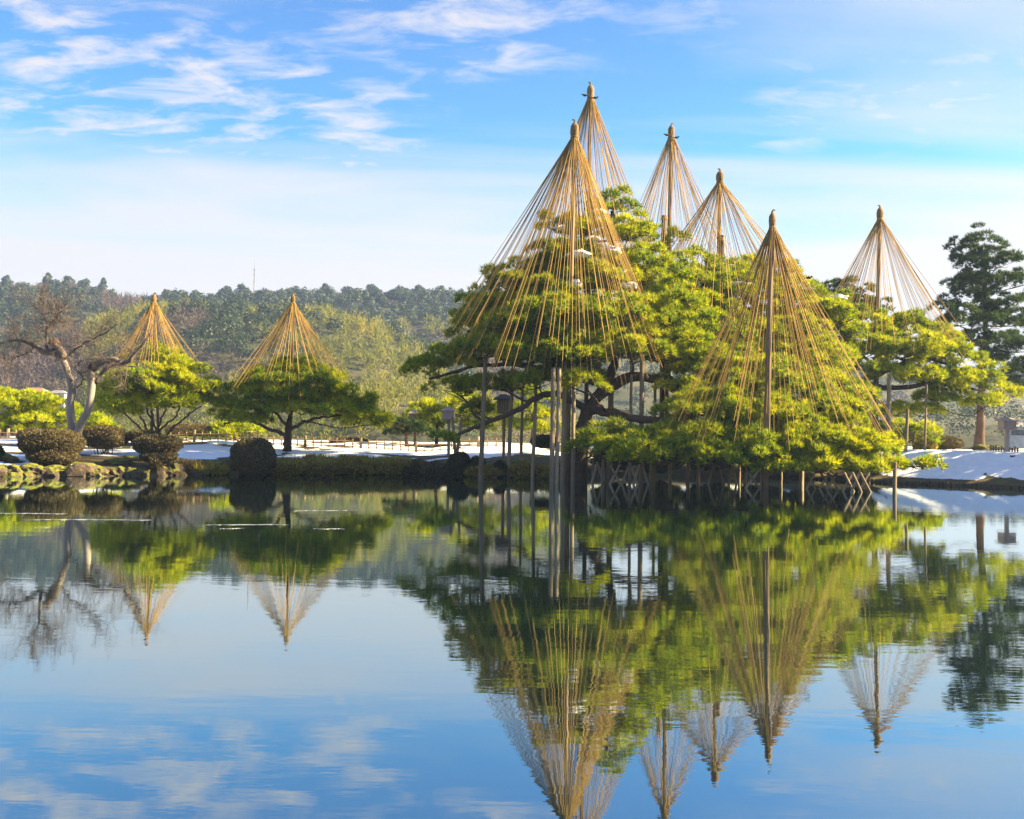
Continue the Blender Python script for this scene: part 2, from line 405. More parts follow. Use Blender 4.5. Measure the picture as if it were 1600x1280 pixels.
def hill(x, y):
    px = pxof(x, y)
    def bmp(c, wf, wb):
        d = y - c; return np.where(d < 0, np.clip(1 + d / wf, 0, 1), np.clip(1 - d / wb, 0, 1))
    n = (fbm(x * 0.03, y * 0.03, 21, 4) - 0.5)
    h1 = (ridge(px, _bk, 540) + 10) * np.sin(bmp(540, 300, 500) * np.pi / 2) ** 1.2 - 10 + n * 8
    h2 = (ridge(px, _sp, 340) + 10) * np.sin(bmp(340, 170, 160) * np.pi / 2) ** 1.2 - 10 + n * 4
    h3 = (ridge(px, _lo, 205) + 8) * np.sin(bmp(205, 70, 90) * np.pi / 2) ** 1.2 - 8 + n * 2
    return np.maximum(np.maximum(h1, h2), h3)
def height(x, y):
    x = np.asarray(x, float); y = np.asarray(y, float)
    d = y - shore(x)
    nz = fbm(x * 0.25, y * 0.25, 11, 4) - 0.5
    left = 0.42 * sst(d, -0.1, 0.7) + 0.30 * sst(d, 0.6, 4.0) + 0.66 * sst(d, 3.0, 14.0)
    right = 0.12 * sst(d, -0.05, 0.1) + 1.38 * sst(d, 0.1, 6.5)
    k = sst(x, 14.0, 18.0)
    land = left * (1 - k) + right * k + nz * 0.28 * sst(d, 0.3, 3)
    land = np.where(d < 0, -0.9 * sst(-d, 0, 1.5), land)
    near = np.where(y < 3.5, 0.6 * sst(3.5 - y, 0, 2.0) - 0.4, -9)
    land = np.where(y < 3.5, np.maximum(land, near), land)
    f = sst(y, 78, 150)
    return land * (1 - f) + np.where(f > 0, hill(x, y), 0) * f
def H(x, y): return float(height(np.array([x]), np.array([y]))[0])
def G(px, D, py=700):
    q = P(px, py, D); return np.array([q[0], D, H(q[0], D)])

def grid_axis(segs):
    a = []
    for s, e, st in segs: a.append(np.arange(s, e, st))
    a.append([segs[-1][1]]); return np.concatenate(a)
gx = grid_axis([(-560, -300, 20), (-300, -60, 8), (-60, -28, 0.8), (-28, 33, 0.33), (33, 60, 0.8), (60, 300, 8), (300, 560, 20)])
gy = grid_axis([(-200, 0, 20), (0, 6, 1.0), (6, 40, 3.0), (40, 66, 0.30), (66, 84, 0.7), (84, 150, 3), (150, 600, 8), (600, 780, 20)])
X, Y = np.meshgrid(gx, gy)
Z = height(X, Y)
D_ = Y - shore(X)
PXg = pxof(X, Y)
bare = fbm(X * 0.45, Y * 0.55, 31, 4)
snow = 1.0 - sst(D_, 1.7, 0.9)
def blob(px, D, rx, ry):
    q = P(px, 710, D); return np.clip(1.3 - np.sqrt(((X - q[0]) / rx) ** 2 + ((Y - q[1]) / ry) ** 2), 0, 1)
pat = np.zeros_like(X)
for b_ in [(190, 47.5, 3.2, 2.6), (260, 48.5, 1.6, 2.2), (120, 48.5, 2.5, 2.0), (20, 46, 1.0, 0.7), (800, 52.5, 2.8, 1.8), (850, 51.5, 2.0, 2.2), (660, 54, 1.2, 0.5), (1478, 46.8, 0.9, 0.6)]:
    pat = np.maximum(pat, blob(*b_))
snow = snow * (1 - sst(pat * 0.75 + bare * 0.75, 0.72, 0.86))
isl = np.clip(1.4 - np.sqrt(((X - 8.0) / 9.5) ** 2 + ((Y - 51.0) / 7.5) ** 2), 0, 1)
snow = snow * (1 - sst(isl, 0.1, 0.35))
snow = snow * (1 - sst(bare + sst(Y, 62, 66) * 0.20, 0.60, 0.68)) * (1 - sst(Y, 90, 130))
Z = Z + 0.07 * sst(snow, 0.3, 0.7)
nx, ny = len(gx), len(gy)
idx = np.arange(nx * ny).reshape(ny, nx)
gf = np.stack([idx[:-1, :-1].ravel(), idx[:-1, 1:].ravel(), idx[1:, 1:].ravel(), idx[1:, :-1].ravel()], 1)
gm = mesh_from('ground', np.c_[X.ravel(), Y.ravel(), Z.ravel()], gf, smooth=True, attrs={'snow': snow.ravel(), 'far': sst(Y, 80, 140).ravel()})
tag(obj('ground', gm, GROUND), 'snowy garden ground rising from the pond to wooded hills', kind='structure')
wx = 170.0
wm = mesh_from('pond', [(-wx, -40, 0), (wx, -40, 0), (wx, 78, 0), (-wx, 78, 0)], [(0, 1, 2, 3)])
tag(obj('pond_water', wm, WATER), 'still blue pond mirroring pines and sky', kind='structure')

# ------------------------------------------------------------------ foliage generators
def unit(v): return v / (np.linalg.norm(v, axis=-1, keepdims=True) + 1e-9)
def needle_tufts(c, d, n, ln, wd, spread=0.52):
    k = len(c)
    dirs = unit(d[:, None, :] + rng.normal(0, spread, (k, n, 3)))
    side = unit(np.cross(dirs, rng.normal(0, 1, (k, n, 3))))
    l = ln * rng.uniform(0.65, 1.2, (k, n, 1)); ww = wd * rng.uniform(0.7, 1.3, (k, n, 1)) / 2
    b = c[:, None, :] + dirs * 0.02
    v = np.stack([b - side * ww, b + side * ww, b + dirs * l], 2).reshape(-1, 3)
    tone = np.repeat(rng.uniform(0.0, 1.0, k), n) + rng.uniform(-0.2, 0.2, k * n)
    return v, tone, dirs.reshape(-1, 3)
def tri_idx(n): return np.arange(n * 3, dtype=np.int32).reshape(-1, 3)
def pad_tufts(c, r, dens=1.0, pr=0.42, tufts=40, needles=8, ln=0.2, wd=0.03):
    rx, ry, rz = r
    npuff = max(5, int(dens * 2.6 * math.pi * rx * ry / (math.pi * pr * pr)))
    a = rng.uniform(0, 2 * np.pi, npuff); q = np.sqrt(rng.uniform(0, 1, npuff))
    hz = np.sqrt(np.maximum(0, 1 - q * q)) * rng.uniform(-0.35, 1.0, npuff)
    wob = 1 + 0.25 * rng.normal(0, 1, npuff) * q
    pc = np.c_[q * np.cos(a) * rx * wob, q * np.sin(a) * ry * wob, hz * rz] + c
    pn = unit(np.c_[q * np.cos(a) * 0.8, q * np.sin(a) * 0.8, 0.75 + 0 * a])
    tot = npuff * tufts
    d = unit(rng.normal(0, 1, (tot, 3))); pnr = np.repeat(pn, tufts, 0)
    s = (d * pnr).sum(1, keepdims=True); d = np.where(s < -0.25, d - 1.6 * s * pnr, d)
    size = np.repeat(pr * rng.uniform(0.65, 1.25, npuff), tufts)[:, None]
    tc_ = np.repeat(pc, tufts, 0) + d * size * np.array([1, 1, 0.62]) * rng.uniform(0.55, 1.0, (tot, 1))
    td = unit(d * 0.8 + np.array([0, 0, 0.65]))
    v, tone, _d = needle_tufts(tc_, td, needles, ln, wd)
    nr = unit(0.9 * np.repeat(d, needles, 0) + 0.45 * np.repeat(pnr, needles, 0) + 0.45 * _d)
    tone = tone * 0.7 + np.repeat(rng.uniform(0.0, 0.35, npuff), tufts * needles)
    return v, tone, nr

def pine(name, label, cat, base, trunk_paths, pads, mat_f=PINE, group=None, dens=1.0, limb_r=0.10, ln=0.27, wd=0.042, tufts=40, needles=8, pr=0.45, depth=0.8, trunk_sides=9, limb_from=None):
    """trunk_paths: list of (points, r0, r1). pads: (px, py, rx_px, ry_px, D)"""
    t = thing(name, label, cat, base, group)
    nodes = []
    for i, (pts, r0, r1) in enumerate(trunk_paths):
        sp = smooth_path(pts, 6, 0.03)
        rr = r0 + (r1 - r0) * np.linspace(0, 1, len(sp)) ** 0.8
        if i == 0: rr = rr * (1 + 0.5 * np.exp(-np.linspace(0, 1, len(sp)) * 14))
        v, f = tubeT(sp, rr * (1 + rng.uniform(-0.08, 0.08, len(sp))), trunk_sides)
        part('trunk' if i == 0 else 'main_limb', v, f, BARK, t, smooth=True)
        for p_, q_ in zip(sp[2:], rr[2:]): nodes.append((p_, q_))
    npos = np.array([n[0] for n in nodes])
    for pd in pads:
        px, py, rx, ry, D = pd[:5]
        c = P(px, py, D); m = mpp(D)
        r = (rx * m, rx * m * depth, ry * m * 1.5)
        v, tone, nr = pad_tufts(c, r, dens, pr, tufts, needles, ln, wd)
        part('foliage_pad', v, tri_idx(len(v) // 3), mat_f, t, tone, nrm=nr)
        e = c - np.array([0, 0, r[2] * 0.25])
        dd = np.linalg.norm((npos - e) * np.array([1, 1, 1.3]), axis=1) + np.where(npos[:, 2] > e[2] + 0.2, 2.5, 0)
        k = int(np.argmin(dd)); s = npos[k]
        ll = np.linalg.norm(e - s)
        if ll > 0.4:
            mid1 = s + (e - s) * 0.35 + np.array([0, 0, -0.06 * ll]) + rng.normal(0, 0.06 * ll, 3)
            mid2 = s + (e - s) * 0.7 + np.array([0, 0, -0.05 * ll]) + rng.normal(0, 0.05 * ll, 3)
            sp = smooth_path([s, mid1, mid2, e], 4, 0.02)
            r0 = min(nodes[k][1] * 0.7, limb_r * (0.6 + 0.12 * ll))
            lst = [tubeT(sp, np.linspace(r0, r0 * 0.35, len(sp)), 6)]
            for b in range(5):          # twigs spreading under the pad
                a = rng.uniform(0, 2 * np.pi); q = sp[-1 - rng.integers(1, 4)]
                tip = c + np.array([math.cos(a) * r[0] * 0.85, math.sin(a) * r[1] * 0.85, -r[2] * 0.1])
                mm = (q + tip) / 2 + rng.normal(0, 0.08, 3)
                lst.append(tubeT(smooth_path([q, mm, tip], 3), np.linspace(r0 * 0.4, 0.015, 7), 4))
            v, f = join(lst)
            part('limb', v, f, BARK, t, smooth=True)
    return t

# ------------------------------------------------------------------ the big roped pine and its right-hand neighbour
big = [
 (957,322,34,20,52.5),(915,362,50,20,52.5),(985,368,42,22,52.5),(868,352,24,16,53),(890,408,55,20,52),(1000,412,52,22,52.5),(1040,378,26,24,56.5),(940,440,60,22,51.5),
 (805,440,48,24,51.5),(856,470,58,24,50.5),(762,478,45,22,52),(738,508,34,20,51.5),(1025,455,58,28,52),(1078,440,46,34,54.5),
 (870,503,78,26,49),(962,503,80,26,49),(1040,500,68,32,50.5),(790,522,60,26,50.5),(1100,500,58,38,53.5),
 (662,584,30,15,50.5),(702,568,42,18,50.5),(752,550,58,22,50),(822,560,60,22,48.5),(900,552,70,24,48),(982,545,70,24,48.5),(1060,555,66,34,50),(1118,575,52,38,51.5),
 (718,608,38,16,51),(745,640,26,12,51.5),(782,602,44,18,50.5),(845,598,40,16,48.5),(918,602,34,16,47),(1078,603,48,24,49.5),
 (1150,440,66,26,57.5),(1222,442,48,26,57.5),(1180,490,68,32,55.5),(1250,500,58,28,55.5),(1150,540,66,32,52.5),(1230,550,66,32,52.5),(1292,522,46,28,54.5),(1300,572,48,26,53.5),(1170,600,66,32,49.5),(1250,610,66,30,48.5),(1318,622,38,22,49.5),
 (968,690,56,20,45.5),(925,700,34,14,45.8),(1012,708,46,15,44.5),(965,714,42,13,44.5),(1080,648,52,20,46.5),(1132,640,58,22,46.5),(1092,690,48,18,45),(1150,680,58,22,45.5),(1222,660,58,22,45.5),(1290,662,48,22,45.5),
 (1182,712,52,16,43.6),(1112,716,42,13,44),(1252,704,52,18,43.6),(1322,694,46,18,43.6),(1352,712,44,18,43),(1290,726,46,13,42.8),(1382,726,36,12,43),(1430,727,26,8,43.2),(1232,730,36,11,43),(1140,724,40,12,43.4),(1345,734,34,8,42.6),(1200,690,50,18,44.4),(1270,684,50,18,44.4),(1060,700,44,16,45),(1030,680,44,18,46),(1165,652,52,20,46),(1250,640,52,20,46.5),(1320,656,40,20,46),(1385,700,30,12,43.6),(1100,628,48,20,47.5),(1180,625,52,22,47.2),
 (690,690,22,8,48.6),
]
def inside(px, py, poly):
    r = False; n = len(poly)
    for i in range(n):
        x0, y0 = poly[i]; x1, y1 = poly[i - 1]
        if (y0 > py) != (y1 > py) and px < (x1 - x0) * (py - y0) / (y1 - y0) + x0: r = not r
    return r
def fill_pads(poly, n, D, rx, ry):
    xs = [p[0] for p in poly]; ys = [p[1] for p in poly]; out = []
    while len(out) < n:
        px, py = random.uniform(min(xs), max(xs)), random.uniform(min(ys), max(ys))
        if inside(px, py, poly) and all(abs(px - o[0]) / (rx * 0.9) + abs(py - o[1]) / (ry * 1.1) > 0.8 for o in out[-6:]):
            s = random.uniform(0.75, 1.25); out.append((px, py, rx * s, ry * s, D(px, py) + random.uniform(-1.2, 1.2)))
    return out
big += fill_pads([(1060,420),(1130,430),(1260,430),(1325,520),(1345,640),(1290,680),(1120,660),(1060,610),(1040,520)], 30, lambda x, y: 56.5 - (y - 430) * 0.035, 46, 18)
big += fill_pads([(880,380),(1010,380),(1080,470),(1090,600),(960,560),(860,600),(760,560),(740,500),(830,430)], 26, lambda x, y: 53.5 - (y - 400) * 0.012, 46, 17)
big += fill_pads([(1040,640),(1330,640),(1400,715),(1300,730),(1060,722)], 10, lambda x, y: 47.5 - (y - 640) * 0.03, 44, 15)
b0 = G(905, 49.0)
pine('roped_pine', 'huge spreading pine over the water held by ropes and many props', 'pine tree', b0,
 [([b0 + (0, 0, -0.3), P(902, 700, 49), P(912, 660, 49.3), P(932, 622, 49.8), P(957, 578, 50.3), P(962, 530, 51), P(950, 470, 51.8), P(955, 400, 52.3), P(957, 330, 52.5)], 0.42, 0.10),
  ([P(935, 618, 49.9), P(985, 590, 50), P(1030, 590, 50.2), P(1060, 560, 50.8), P(1110, 520, 53), P(1180, 480, 56)], 0.30, 0.12),
  ([P(915, 640, 49.4), P(955, 645, 48.5), P(1000, 655, 47.5), P(1060, 660, 46.5), P(1130, 670, 46), P(1220, 690, 45), P(1300, 700, 44.2), P(1385, 725, 43)], 0.24, 0.08),
  ([P(920, 640, 49.6), P(860, 615, 49.3), P(800, 645, 49), P(740, 668, 48.8), P(700, 688, 48.6)], 0.20, 0.07),
  ([P(940, 600, 50.2), P(900, 590, 50), P(840, 575, 50), P(760, 570, 50.3), P(670, 592, 50.5)], 0.20, 0.07),
  ([P(1040, 592, 50.3), P(1075, 640, 49), P(1070, 690, 47), P(1090, 716, 45.5), P(1180, 722, 44.5)], 0.20, 0.09),
  ([P(1110, 540, 52), P(1200, 570, 52), P(1290, 580, 53.5)], 0.22, 0.08)], big, limb_r=0.10)
right = [(1308,488,38,20,57.5),(1362,518,48,20,57.5),(1422,518,46,20,57.5),(1470,532,36,18,58),(1340,550,54,20,56.5),(1412,550,58,22,55.5),(1482,562,48,20,56.5),(1532,592,36,16,57),(1572,616,22,10,57.5),(1440,590,48,18,55.5),(1502,602,48,18,56),(1380,578,38,14,55.5),(1542,630,28,10,56.5),(1432,642,38,9,56.5),(1472,622,38,12,56.5),(1395,648,26,8,57.5),(1275,470,30,16,58)]
b1 = G(1305, 55.5)
pine('leaning_pine', 'wide yellow-green pine leaning right beneath the rightmost rope cone', 'pine tree', b1,
 [([b1 + (0, 0, -0.2), P(1308, 650, 55.5), P(1325, 608, 55.5), P(1360, 590, 55.5), P(1392, 576, 55.6), P(1440, 560, 56), P(1490, 570, 56.5)], 0.34, 0.10),
  ([P(1345, 600, 55.5), P(1400, 606, 55.8), P(1460, 600, 56), P(1530, 610, 56.8)], 0.2, 0.07),
  ([P(1375, 628, 56), P(1400, 640, 56.2), P(1450, 636, 56.4)], 0.09, 0.05)], right, limb_r=0.09)

# ------------------------------------------------------------------ tall pine at the right edge, dark pine behind
tall = [(1536,392,36,16,67),(1512,412,26,13,67),(1568,414,28,13,67),(1500,440,24,12,67.5),(1540,440,38,15,66.5),(1582,444,30,14,67),(1520,470,36,13,66.5),(1568,474,34,14,67),(1482,482,24,12,67),(1500,503,38,13,66),(1548,505,34,13,66.5),(1592,500,28,14,67),(1476,512,18,9,67),(1536,536,34,12,66.5),(1586,540,32,13,67),(1560,562,30,11,66.5),(1600,575,34,14,67),(1592,606,30,12,67),(1622,540,30,16,67),(1625,470,26,14,67.5)]
b2 = G(1531, 67)
pine('tall_pine', 'tall upright dark green pine at the right edge', 'pine tree', b2,
 [([b2 + (0, 0, -0.2), P(1532, 640, 67), P(1537, 560, 67), P(1540, 480, 67), P(1537, 400, 67)], 0.32, 0.08)], [(a + random.uniform(-5, 5), b + random.uniform(-4, 4), c * random.uniform(0.85, 1.2), d * random.uniform(1.0, 1.5), e + random.uniform(-1.5, 1)) for a, b, c, d, e in tall], PINE_D, dens=0.9, limb_r=0.06, tufts=36)
dk = [(1320,458,34,14,72),(1350,474,34,14,72),(1300,474,30,12,72),(1330,492,50,14,72),(1290,460,18,8,72)]
b3 = G(1328, 72)
pine('dark_pine', 'dark pine top showing behind the ropes of the rightmost cone', 'pine tree', b3,
 [([b3, P(1328, 600, 72), P(1326, 460, 72)], 0.3, 0.08)], dk, PINE_D, dens=0.8, limb_r=0.06)

# unseen pines added beyond the right edge of the view to shade the right bank
for i, (x, y) in enumerate([(31.5, 47.5), (34.0, 50.0), (32.5, 53.5), (37.0, 47.0), (38.0, 55.0), (41.5, 51.0), (45.0, 47.5), (30.2, 45.0), (35.0, 44.5), (31.0, 50.3)]):
    g = np.array([x, y, H(x, y)]); k = F / y; px = 800 + (x / y) * F; top = 720 - 150
    pine('added_shade_pine', f'unseen low pine added beyond the right edge to shade the bank, {ORD[i]} of the group', 'pine tree', g, [([g + (0, 0, -0.2), g + (0.2, 0, 1.8), g + (0, 0, 5.4)], 0.16, 0.05)],
         [(px + dx, 705 - dz * k, 46, 17, y + dy) for dx, dz, dy in ((0, 5.4, 0), (-30, 4.2, 0.5), (38, 4.0, -0.6), (5, 3.2, 1.2), (-10, 2.6, -1.3), (30, 1.9, 0.7), (0, 1.5, 0))], PINE_D, 'unseen pines added for shade beyond the right edge', 0.32, 0.05, tufts=12, ln=0.5, wd=0.16)

# ------------------------------------------------------------------ the two roped pines on the left lawn
def fan_trunks(b, tops, r0):
    out = []
    for i, (px, py, D) in enumerate(tops):
        e = P(px, py, D); s = b + np.array([(i - len(tops) / 2) * 0.09, rng.uniform(-0.1, 0.1), -0.15])
        m1 = s + (e - s) * np.array([0.25, 0.3, 0.38]) + rng.normal(0, 0.06, 3)
        m2 = s + (e - s) * np.array([0.62, 0.65, 0.68]) + rng.normal(0, 0.10, 3)
        out.append(([s, m1, m2, e], r0 * (1 if i == 0 else 0.8), r0 * 0.35))
    return out
pa = [(240,556,34,10,57.5),(216,576,36,11,57.5),(272,576,40,11,57),(245,590,50,12,56),(188,604,34,12,57.5),(238,608,46,12,56),(300,606,36,12,57),(174,630,24,11,57.5),(215,632,44,12,56.5),(275,632,44,12,56.5),(318,630,22,11,57),(250,625,60,12,58.5),(190,645,30,9,57),(305,580,22,8,57.5),(165,615,18,8,58)]
bA = G(243, 57.2)
pine('multi_stem_pine', 'roped pine with fanning stems behind the bare tree', 'pine tree', bA,
 fan_trunks(bA, [(240, 585, 57.2), (205, 625, 57), (180, 635, 57.3), (285, 625, 57), (315, 635, 57), (262, 620, 56.8), (225, 620, 58)], 0.11), pa, dens=0.9, limb_r=0.05)
pb = [(456,576,40,11,57.5),(420,592,42,12,57.5),(492,590,42,12,57.5),(455,600,50,12,56.5),(388,613,38,12,57.5),(440,616,46,13,56),(500,612,44,13,56.5),(538,622,34,12,57),(362,638,28,11,57.5),(410,638,42,12,56.5),(468,642,46,11,56),(528,645,46,12,56.5),(578,650,28,11,57),(382,656,36,9,57),(560,662,34,9,57.2),(345,655,20,9,57.5),(490,630,60,13,58.5),(598,658,18,8,57.2),(350,630,24,10,57.8),(560,636,30,11,57)]
bB = G(449, 57.2)
pine('low_spreading_pine', 'broad low roped pine behind the bamboo fence', 'pine tree', bB,
 [([bB + (0, 0, -0.15), P(449, 675, 57.2), P(455, 640, 57.2), P(457, 585, 57.4)], 0.26, 0.08),
  ([P(448, 680, 57.2), P(415, 668, 57), P(385, 655, 57.2), P(350, 662, 57.4)], 0.13, 0.05),
  ([P(452, 672, 57.2), P(480, 658, 57), P(520, 650, 57), P(580, 655, 57.1)], 0.13, 0.05),
  ([P(450, 668, 57.2), P(425, 640, 57), P(395, 620, 57.4)], 0.10, 0.05)], pb, dens=0.9, limb_r=0.05)

# ------------------------------------------------------------------ smaller pines beyond the lawn
def small_pine(name, label, px, D, pads, m=PINE, group=None, dens=0.75):
    b = G(px, D); top = min(p[1] for p in pads)
    return pine(name, label, 'pine tree', b, [([b + (0, 0, -0.2), (b + P(px, top, D)) / 2 + rng.normal(0, 0.15, 3), P(px, top + 6, D)], 0.13, 0.05)], [(*p, D + rng.uniform(-0.8, 0.8)) for p in pads], m, group, dens, 0.05, tufts=34)
small_pine('garden_pine', 'low sunlit pine at the left edge behind the bare tree', 40, 66, [(10,622,40,10),(50,630,40,10),(20,645,46,11),(90,642,36,10),(60,658,46,11),(120,655,30,9),(5,668,40,10),(100,672,36,9),(45,676,40,9)])
small_pine('garden_pine', 'small bright pine right of the bare tree trunks', 140, 64, [(140,660,26,8),(160,668,22,7),(125,672,24,7),(150,678,30,7)])
small_pine('garden_pine', 'bright layered pine beside the two pale boxes on posts', 682, 66, [(668,638,26,6),(692,644,24,6),(655,650,22,6),(680,655,30,7),(704,660,22,7),(665,668,26,7)])
small_pine('garden_pine', 'low dark pine in front of the pale lantern box', 636, 63, [(622,664,20,5),(642,668,24,6),(630,676,24,6),(655,676,16,5)], PINE_D)
small_pine('garden_pine', 'sunlit pine behind the tall props left of the roof lantern', 752, 66, [(730,628,26,8),(765,640,28,9),(740,650,32,9),(770,662,28,8),(735,668,26,8)])
small_pine('garden_pine', 'sunlit pine right of the dark-roofed lantern', 832, 65, [(820,612,24,9),(845,625,28,10),(815,640,28,9),(850,650,30,10),(822,668,30,9),(862,672,24,9)])
small_pine('garden_pine', 'small pine on the right lawn beneath the leaning pine', 1430, 60, [(1420,668,26,8),(1442,678,24,8),(1412,684,26,8),(1436,690,28,7)])
small_pine('garden_pine', 'low shrubby pine left of the right-hand snow path', 1352, 60, [(1345,660,24,10),(1362,676,26,10),(1340,684,26,9),(1370,690,22,8)], PINE_D)
small_pine('garden_pine', 'tiny pine behind the fence between the roped pines', 372, 63, [(366,668,26,6),(385,676,26,6),(355,680,24,6)])

# ------------------------------------------------------------------ rope cones (pole, straw cap, ropes)
def rope_cone(label, apex, D, base_px, ends, n, pole_r=0.10, cap_h=0.95, cap_r=0.19, rope_r=0.0108, foot=None, seed=1, front_drop=0.0, every=2, rho_min=0.5):
    """ends: (left px, right px, outer py, inner py, front D, back D)"""
    a = P(apex[0], apex[1], D)
    foot = foot if foot is not None else G(base_px, D)
    t = thing('rope_cone', label, 'rope cone', foot, 'winter rope cones over the pines')
    v, f = tubeT([foot + (0, 0, -0.4), foot + (a - foot) * 0.5, a + (0, 0, -cap_h * 0.5)], [pole_r * 1.15, pole_r, pole_r * 0.75], 10)
    part('pole', v, f, POLE, t, smooth=True)
    c = a + np.array([0, 0, -cap_h])
    v, f = lathe(c, [(cap_r * 1.05, -0.05), (cap_r * 0.95, 0.05 * cap_h), (cap_r * 0.86, 0.14 * cap_h), (cap_r * 0.98, 0.3 * cap_h), (cap_r * 1.02, 0.5 * cap_h), (cap_r * 0.92, 0.68 * cap_h), (cap_r * 0.6, 0.8 * cap_h), (cap_r * 0.3, 0.86 * cap_h)], 18, 0.07)
    cp = part('straw_cap', v, f, CAP, t)
    v, f = lathe(c, [(cap_r * 0.9, 0.10 * cap_h), (cap_r * 1.02, 0.12 * cap_h), (cap_r * 1.02, 0.16 * cap_h), (cap_r * 0.9, 0.18 * cap_h)], 16, 0.02)
    part('tie_band', v, f, ROPE, cp)
    s = rng.choice([-1, 1])
    v, f = tubeT(smooth_path([c + (0, 0, 0.82 * cap_h), c + (0.01, 0, 0.93 * cap_h), c + (s * 0.06, 0, cap_h), c + (s * 0.13, 0, 0.97 * cap_h)], 3), np.linspace(0.07, 0.025, 10), 6)
    part('tip', v, f, CAP, cp)
    lx, rx, oy, iy, Df, Db = ends
    gl, gr = P(lx, oy, D), P(rx, oy, D)
    hx0, hx1 = a[0] - gl[0], gr[0] - a[0]; zo = P(apex[0], oy, D)[2]; zi = P(apex[0], iy, D)[2]
    phis = (np.arange(n) + rng.uniform(-0.3, 0.3, n)) / n * 2 * np.pi
    phis = phis + 0.025 * np.sin(phis * 7 + seed)
    for i, ph in enumerate(phis):
        rho = 1.0 if i % every == 0 else rng.uniform(rho_min, 1.0)
        rho *= rng.uniform(0.93, 1.03)
        cx, sy = math.cos(ph), math.sin(ph)
        ex = a[0] + (hx1 if cx > 0 else hx0) * cx * rho
        ey = D + ((Db - D) if sy > 0 else (D - Df)) * sy * rho
        ez = zo + (zi - zo) * (1 - rho) + rng.uniform(-0.9, 0.5)
        if sy < -0.3: ez -= front_drop * (-sy) * rng.uniform(0.3, 1.0)
        e = np.array([ex, ey, max(ez, 0.7)])
        s0 = c + np.array([cx * cap_r * 0.95, sy * cap_r * 0.95, rng.uniform(-0.05, 0.1)])
        ll = np.linalg.norm(e - s0); tt = np.linspace(0, 1, 6)[:, None]
        pts = s0 + (e - s0) * tt; pts[:, 2] -= (rng.uniform(0.004, 0.012) * ll * 4 * tt * (1 - tt))[:, 0]
        v, f = tubeT(pts, rope_r * rng.uniform(0.8, 1.2), 4, False)
        part('rope', v, f, ROPE, t, smooth=True)
    return t
rope_cone('front tall rope cone with straw cap, left of the highest one', (898, 187), 49.5, 886, (690, 1040, 535, 430, 44.2, 54.5), 165, 0.12, 1.05, 0.21, seed=1, front_drop=3.0)
rope_cone('highest rope cone of all, its straw cap topping the pine', (923, 129), 53.5, 915, (770, 1072, 500, 400, 50, 58), 110, 0.11, 1.0, 0.20, seed=2)
rope_cone('rope cone with dark pole directly right of the highest cone', (1049, 193), 58.5, 1040, (945, 1155, 440, 400, 53, 63.5), 96, 0.14, 0.95, 0.20, seed=3)
rope_cone('rope cone with brown pole between the dark-poled cone and the golden one', (1125, 264), 57.0, 1118, (965, 1300, 500, 430, 50, 62), 120, 0.12, 0.95, 0.22, seed=4, front_drop=1.5)
rope_cone('golden rope cone reaching lowest, standing in the water', (1207, 328), 45.0, 1196, (1030, 1412, 690, 560, 42.3, 50), 140, 0.13, 0.95, 0.16, 0.0102, foot=W(1195, 763) + np.array([0, 0, -0.3]), seed=5, every=5, rho_min=0.3)
rope_cone('rightmost rope cone standing apart above the leaning pine', (1375, 321), 58.0, 1366, (1252, 1506, 545, 490, 53, 63), 92, 0.12, 0.95, 0.19, seed=6)
rope_cone('small golden rope cone beside the bare tree', (241, 458), 57.2, 239, (168, 322, 590, 572, 54.6, 60), 74, 0.07, 0.62, 0.13, 0.0105, foot=bA + np.array([0.1, 0.25, 0]), seed=7)
rope_cone('small golden rope cone over the low spreading pine', (458, 459), 57.2, 454, (355, 562, 606, 582, 54, 61), 80, 0.07, 0.62, 0.13, 0.0105, foot=bB + np.array([0.1, 0.3, 0]), seed=8)

# small dark birds
def bird(label, px, py, D, s=1):
    p = P(px, py, D); k = 0.085
    b = lump(p, (k * 1.5, k * 0.8, k * 0.8), 2, 0.08, 1.0, 3); hd = lump(p + np.array([s * k * 1.5, 0, k * 0.55]), (k * 0.55,) * 3, 2, 0.03)
    tl = tubeT([p - (s * k * 1.0, 0, 0), p - (s * k * 2.8, 0, k * 0.3)], [k * 0.45, k * 0.2], 5)
    bk = tubeT([p + np.array([s * k * 1.9, 0, k * 0.55]), p + np.array([s * k * 2.5, 0, k * 0.45])], [k * 0.2, 0.005], 5)
    v, f = join([b, hd, tl, bk]); single('small_bird', v, f, BIRD, label, 'bird', p, 'birds on the rope cones', smooth=True)
bird('small dark bird perched left below the highest straw cap', 914, 149, 53.2, -1)
bird('small dark bird perched right below the highest straw cap', 930, 153, 53.2, 1)
bird('small dark bird left of the dark-poled cone cap', 1042, 211, 58.2, -1)
bird('small dark bird right of the dark-poled cone cap', 1057, 215, 58.2, 1)
bird('tiny dark bird on a rope right of the golden cone', 1264, 434, 46.0, 1)

# splices where the dark-poled and brown-poled poles are lashed to stumps
for lab, px, py0, py1, D, r in (('dark stump lashed to the dark-poled cone above the pine', 1037, 337, 420, 58.3, 0.16), ('brown stump lashed to the brown-poled cone', 1127, 368, 470, 56.8, 0.14)):
    p0, p1 = P(px, py1, D), P(px + 1, py0, D)
    g_ = np.array([p0[0], p0[1], H(p0[0], p0[1])])
    t = thing('lashed_stump', lab, 'post', g_)
    v, f = tubeT([g_ + (0, 0, -0.3), p0, p1], [r * 1.1, r, r], 9); part('post', v, f, STAKE, t, smooth=True)
    for q in (0.06, 0.35):
        c = p1 + (p0 - p1) * q; v, f = lathe(c, [(r * 1.0, -0.08), (r * 1.2, -0.06), (r * 1.2, 0.06), (r * 1.0, 0.08)], 10); part('lashing', v, f, ROPE, t)

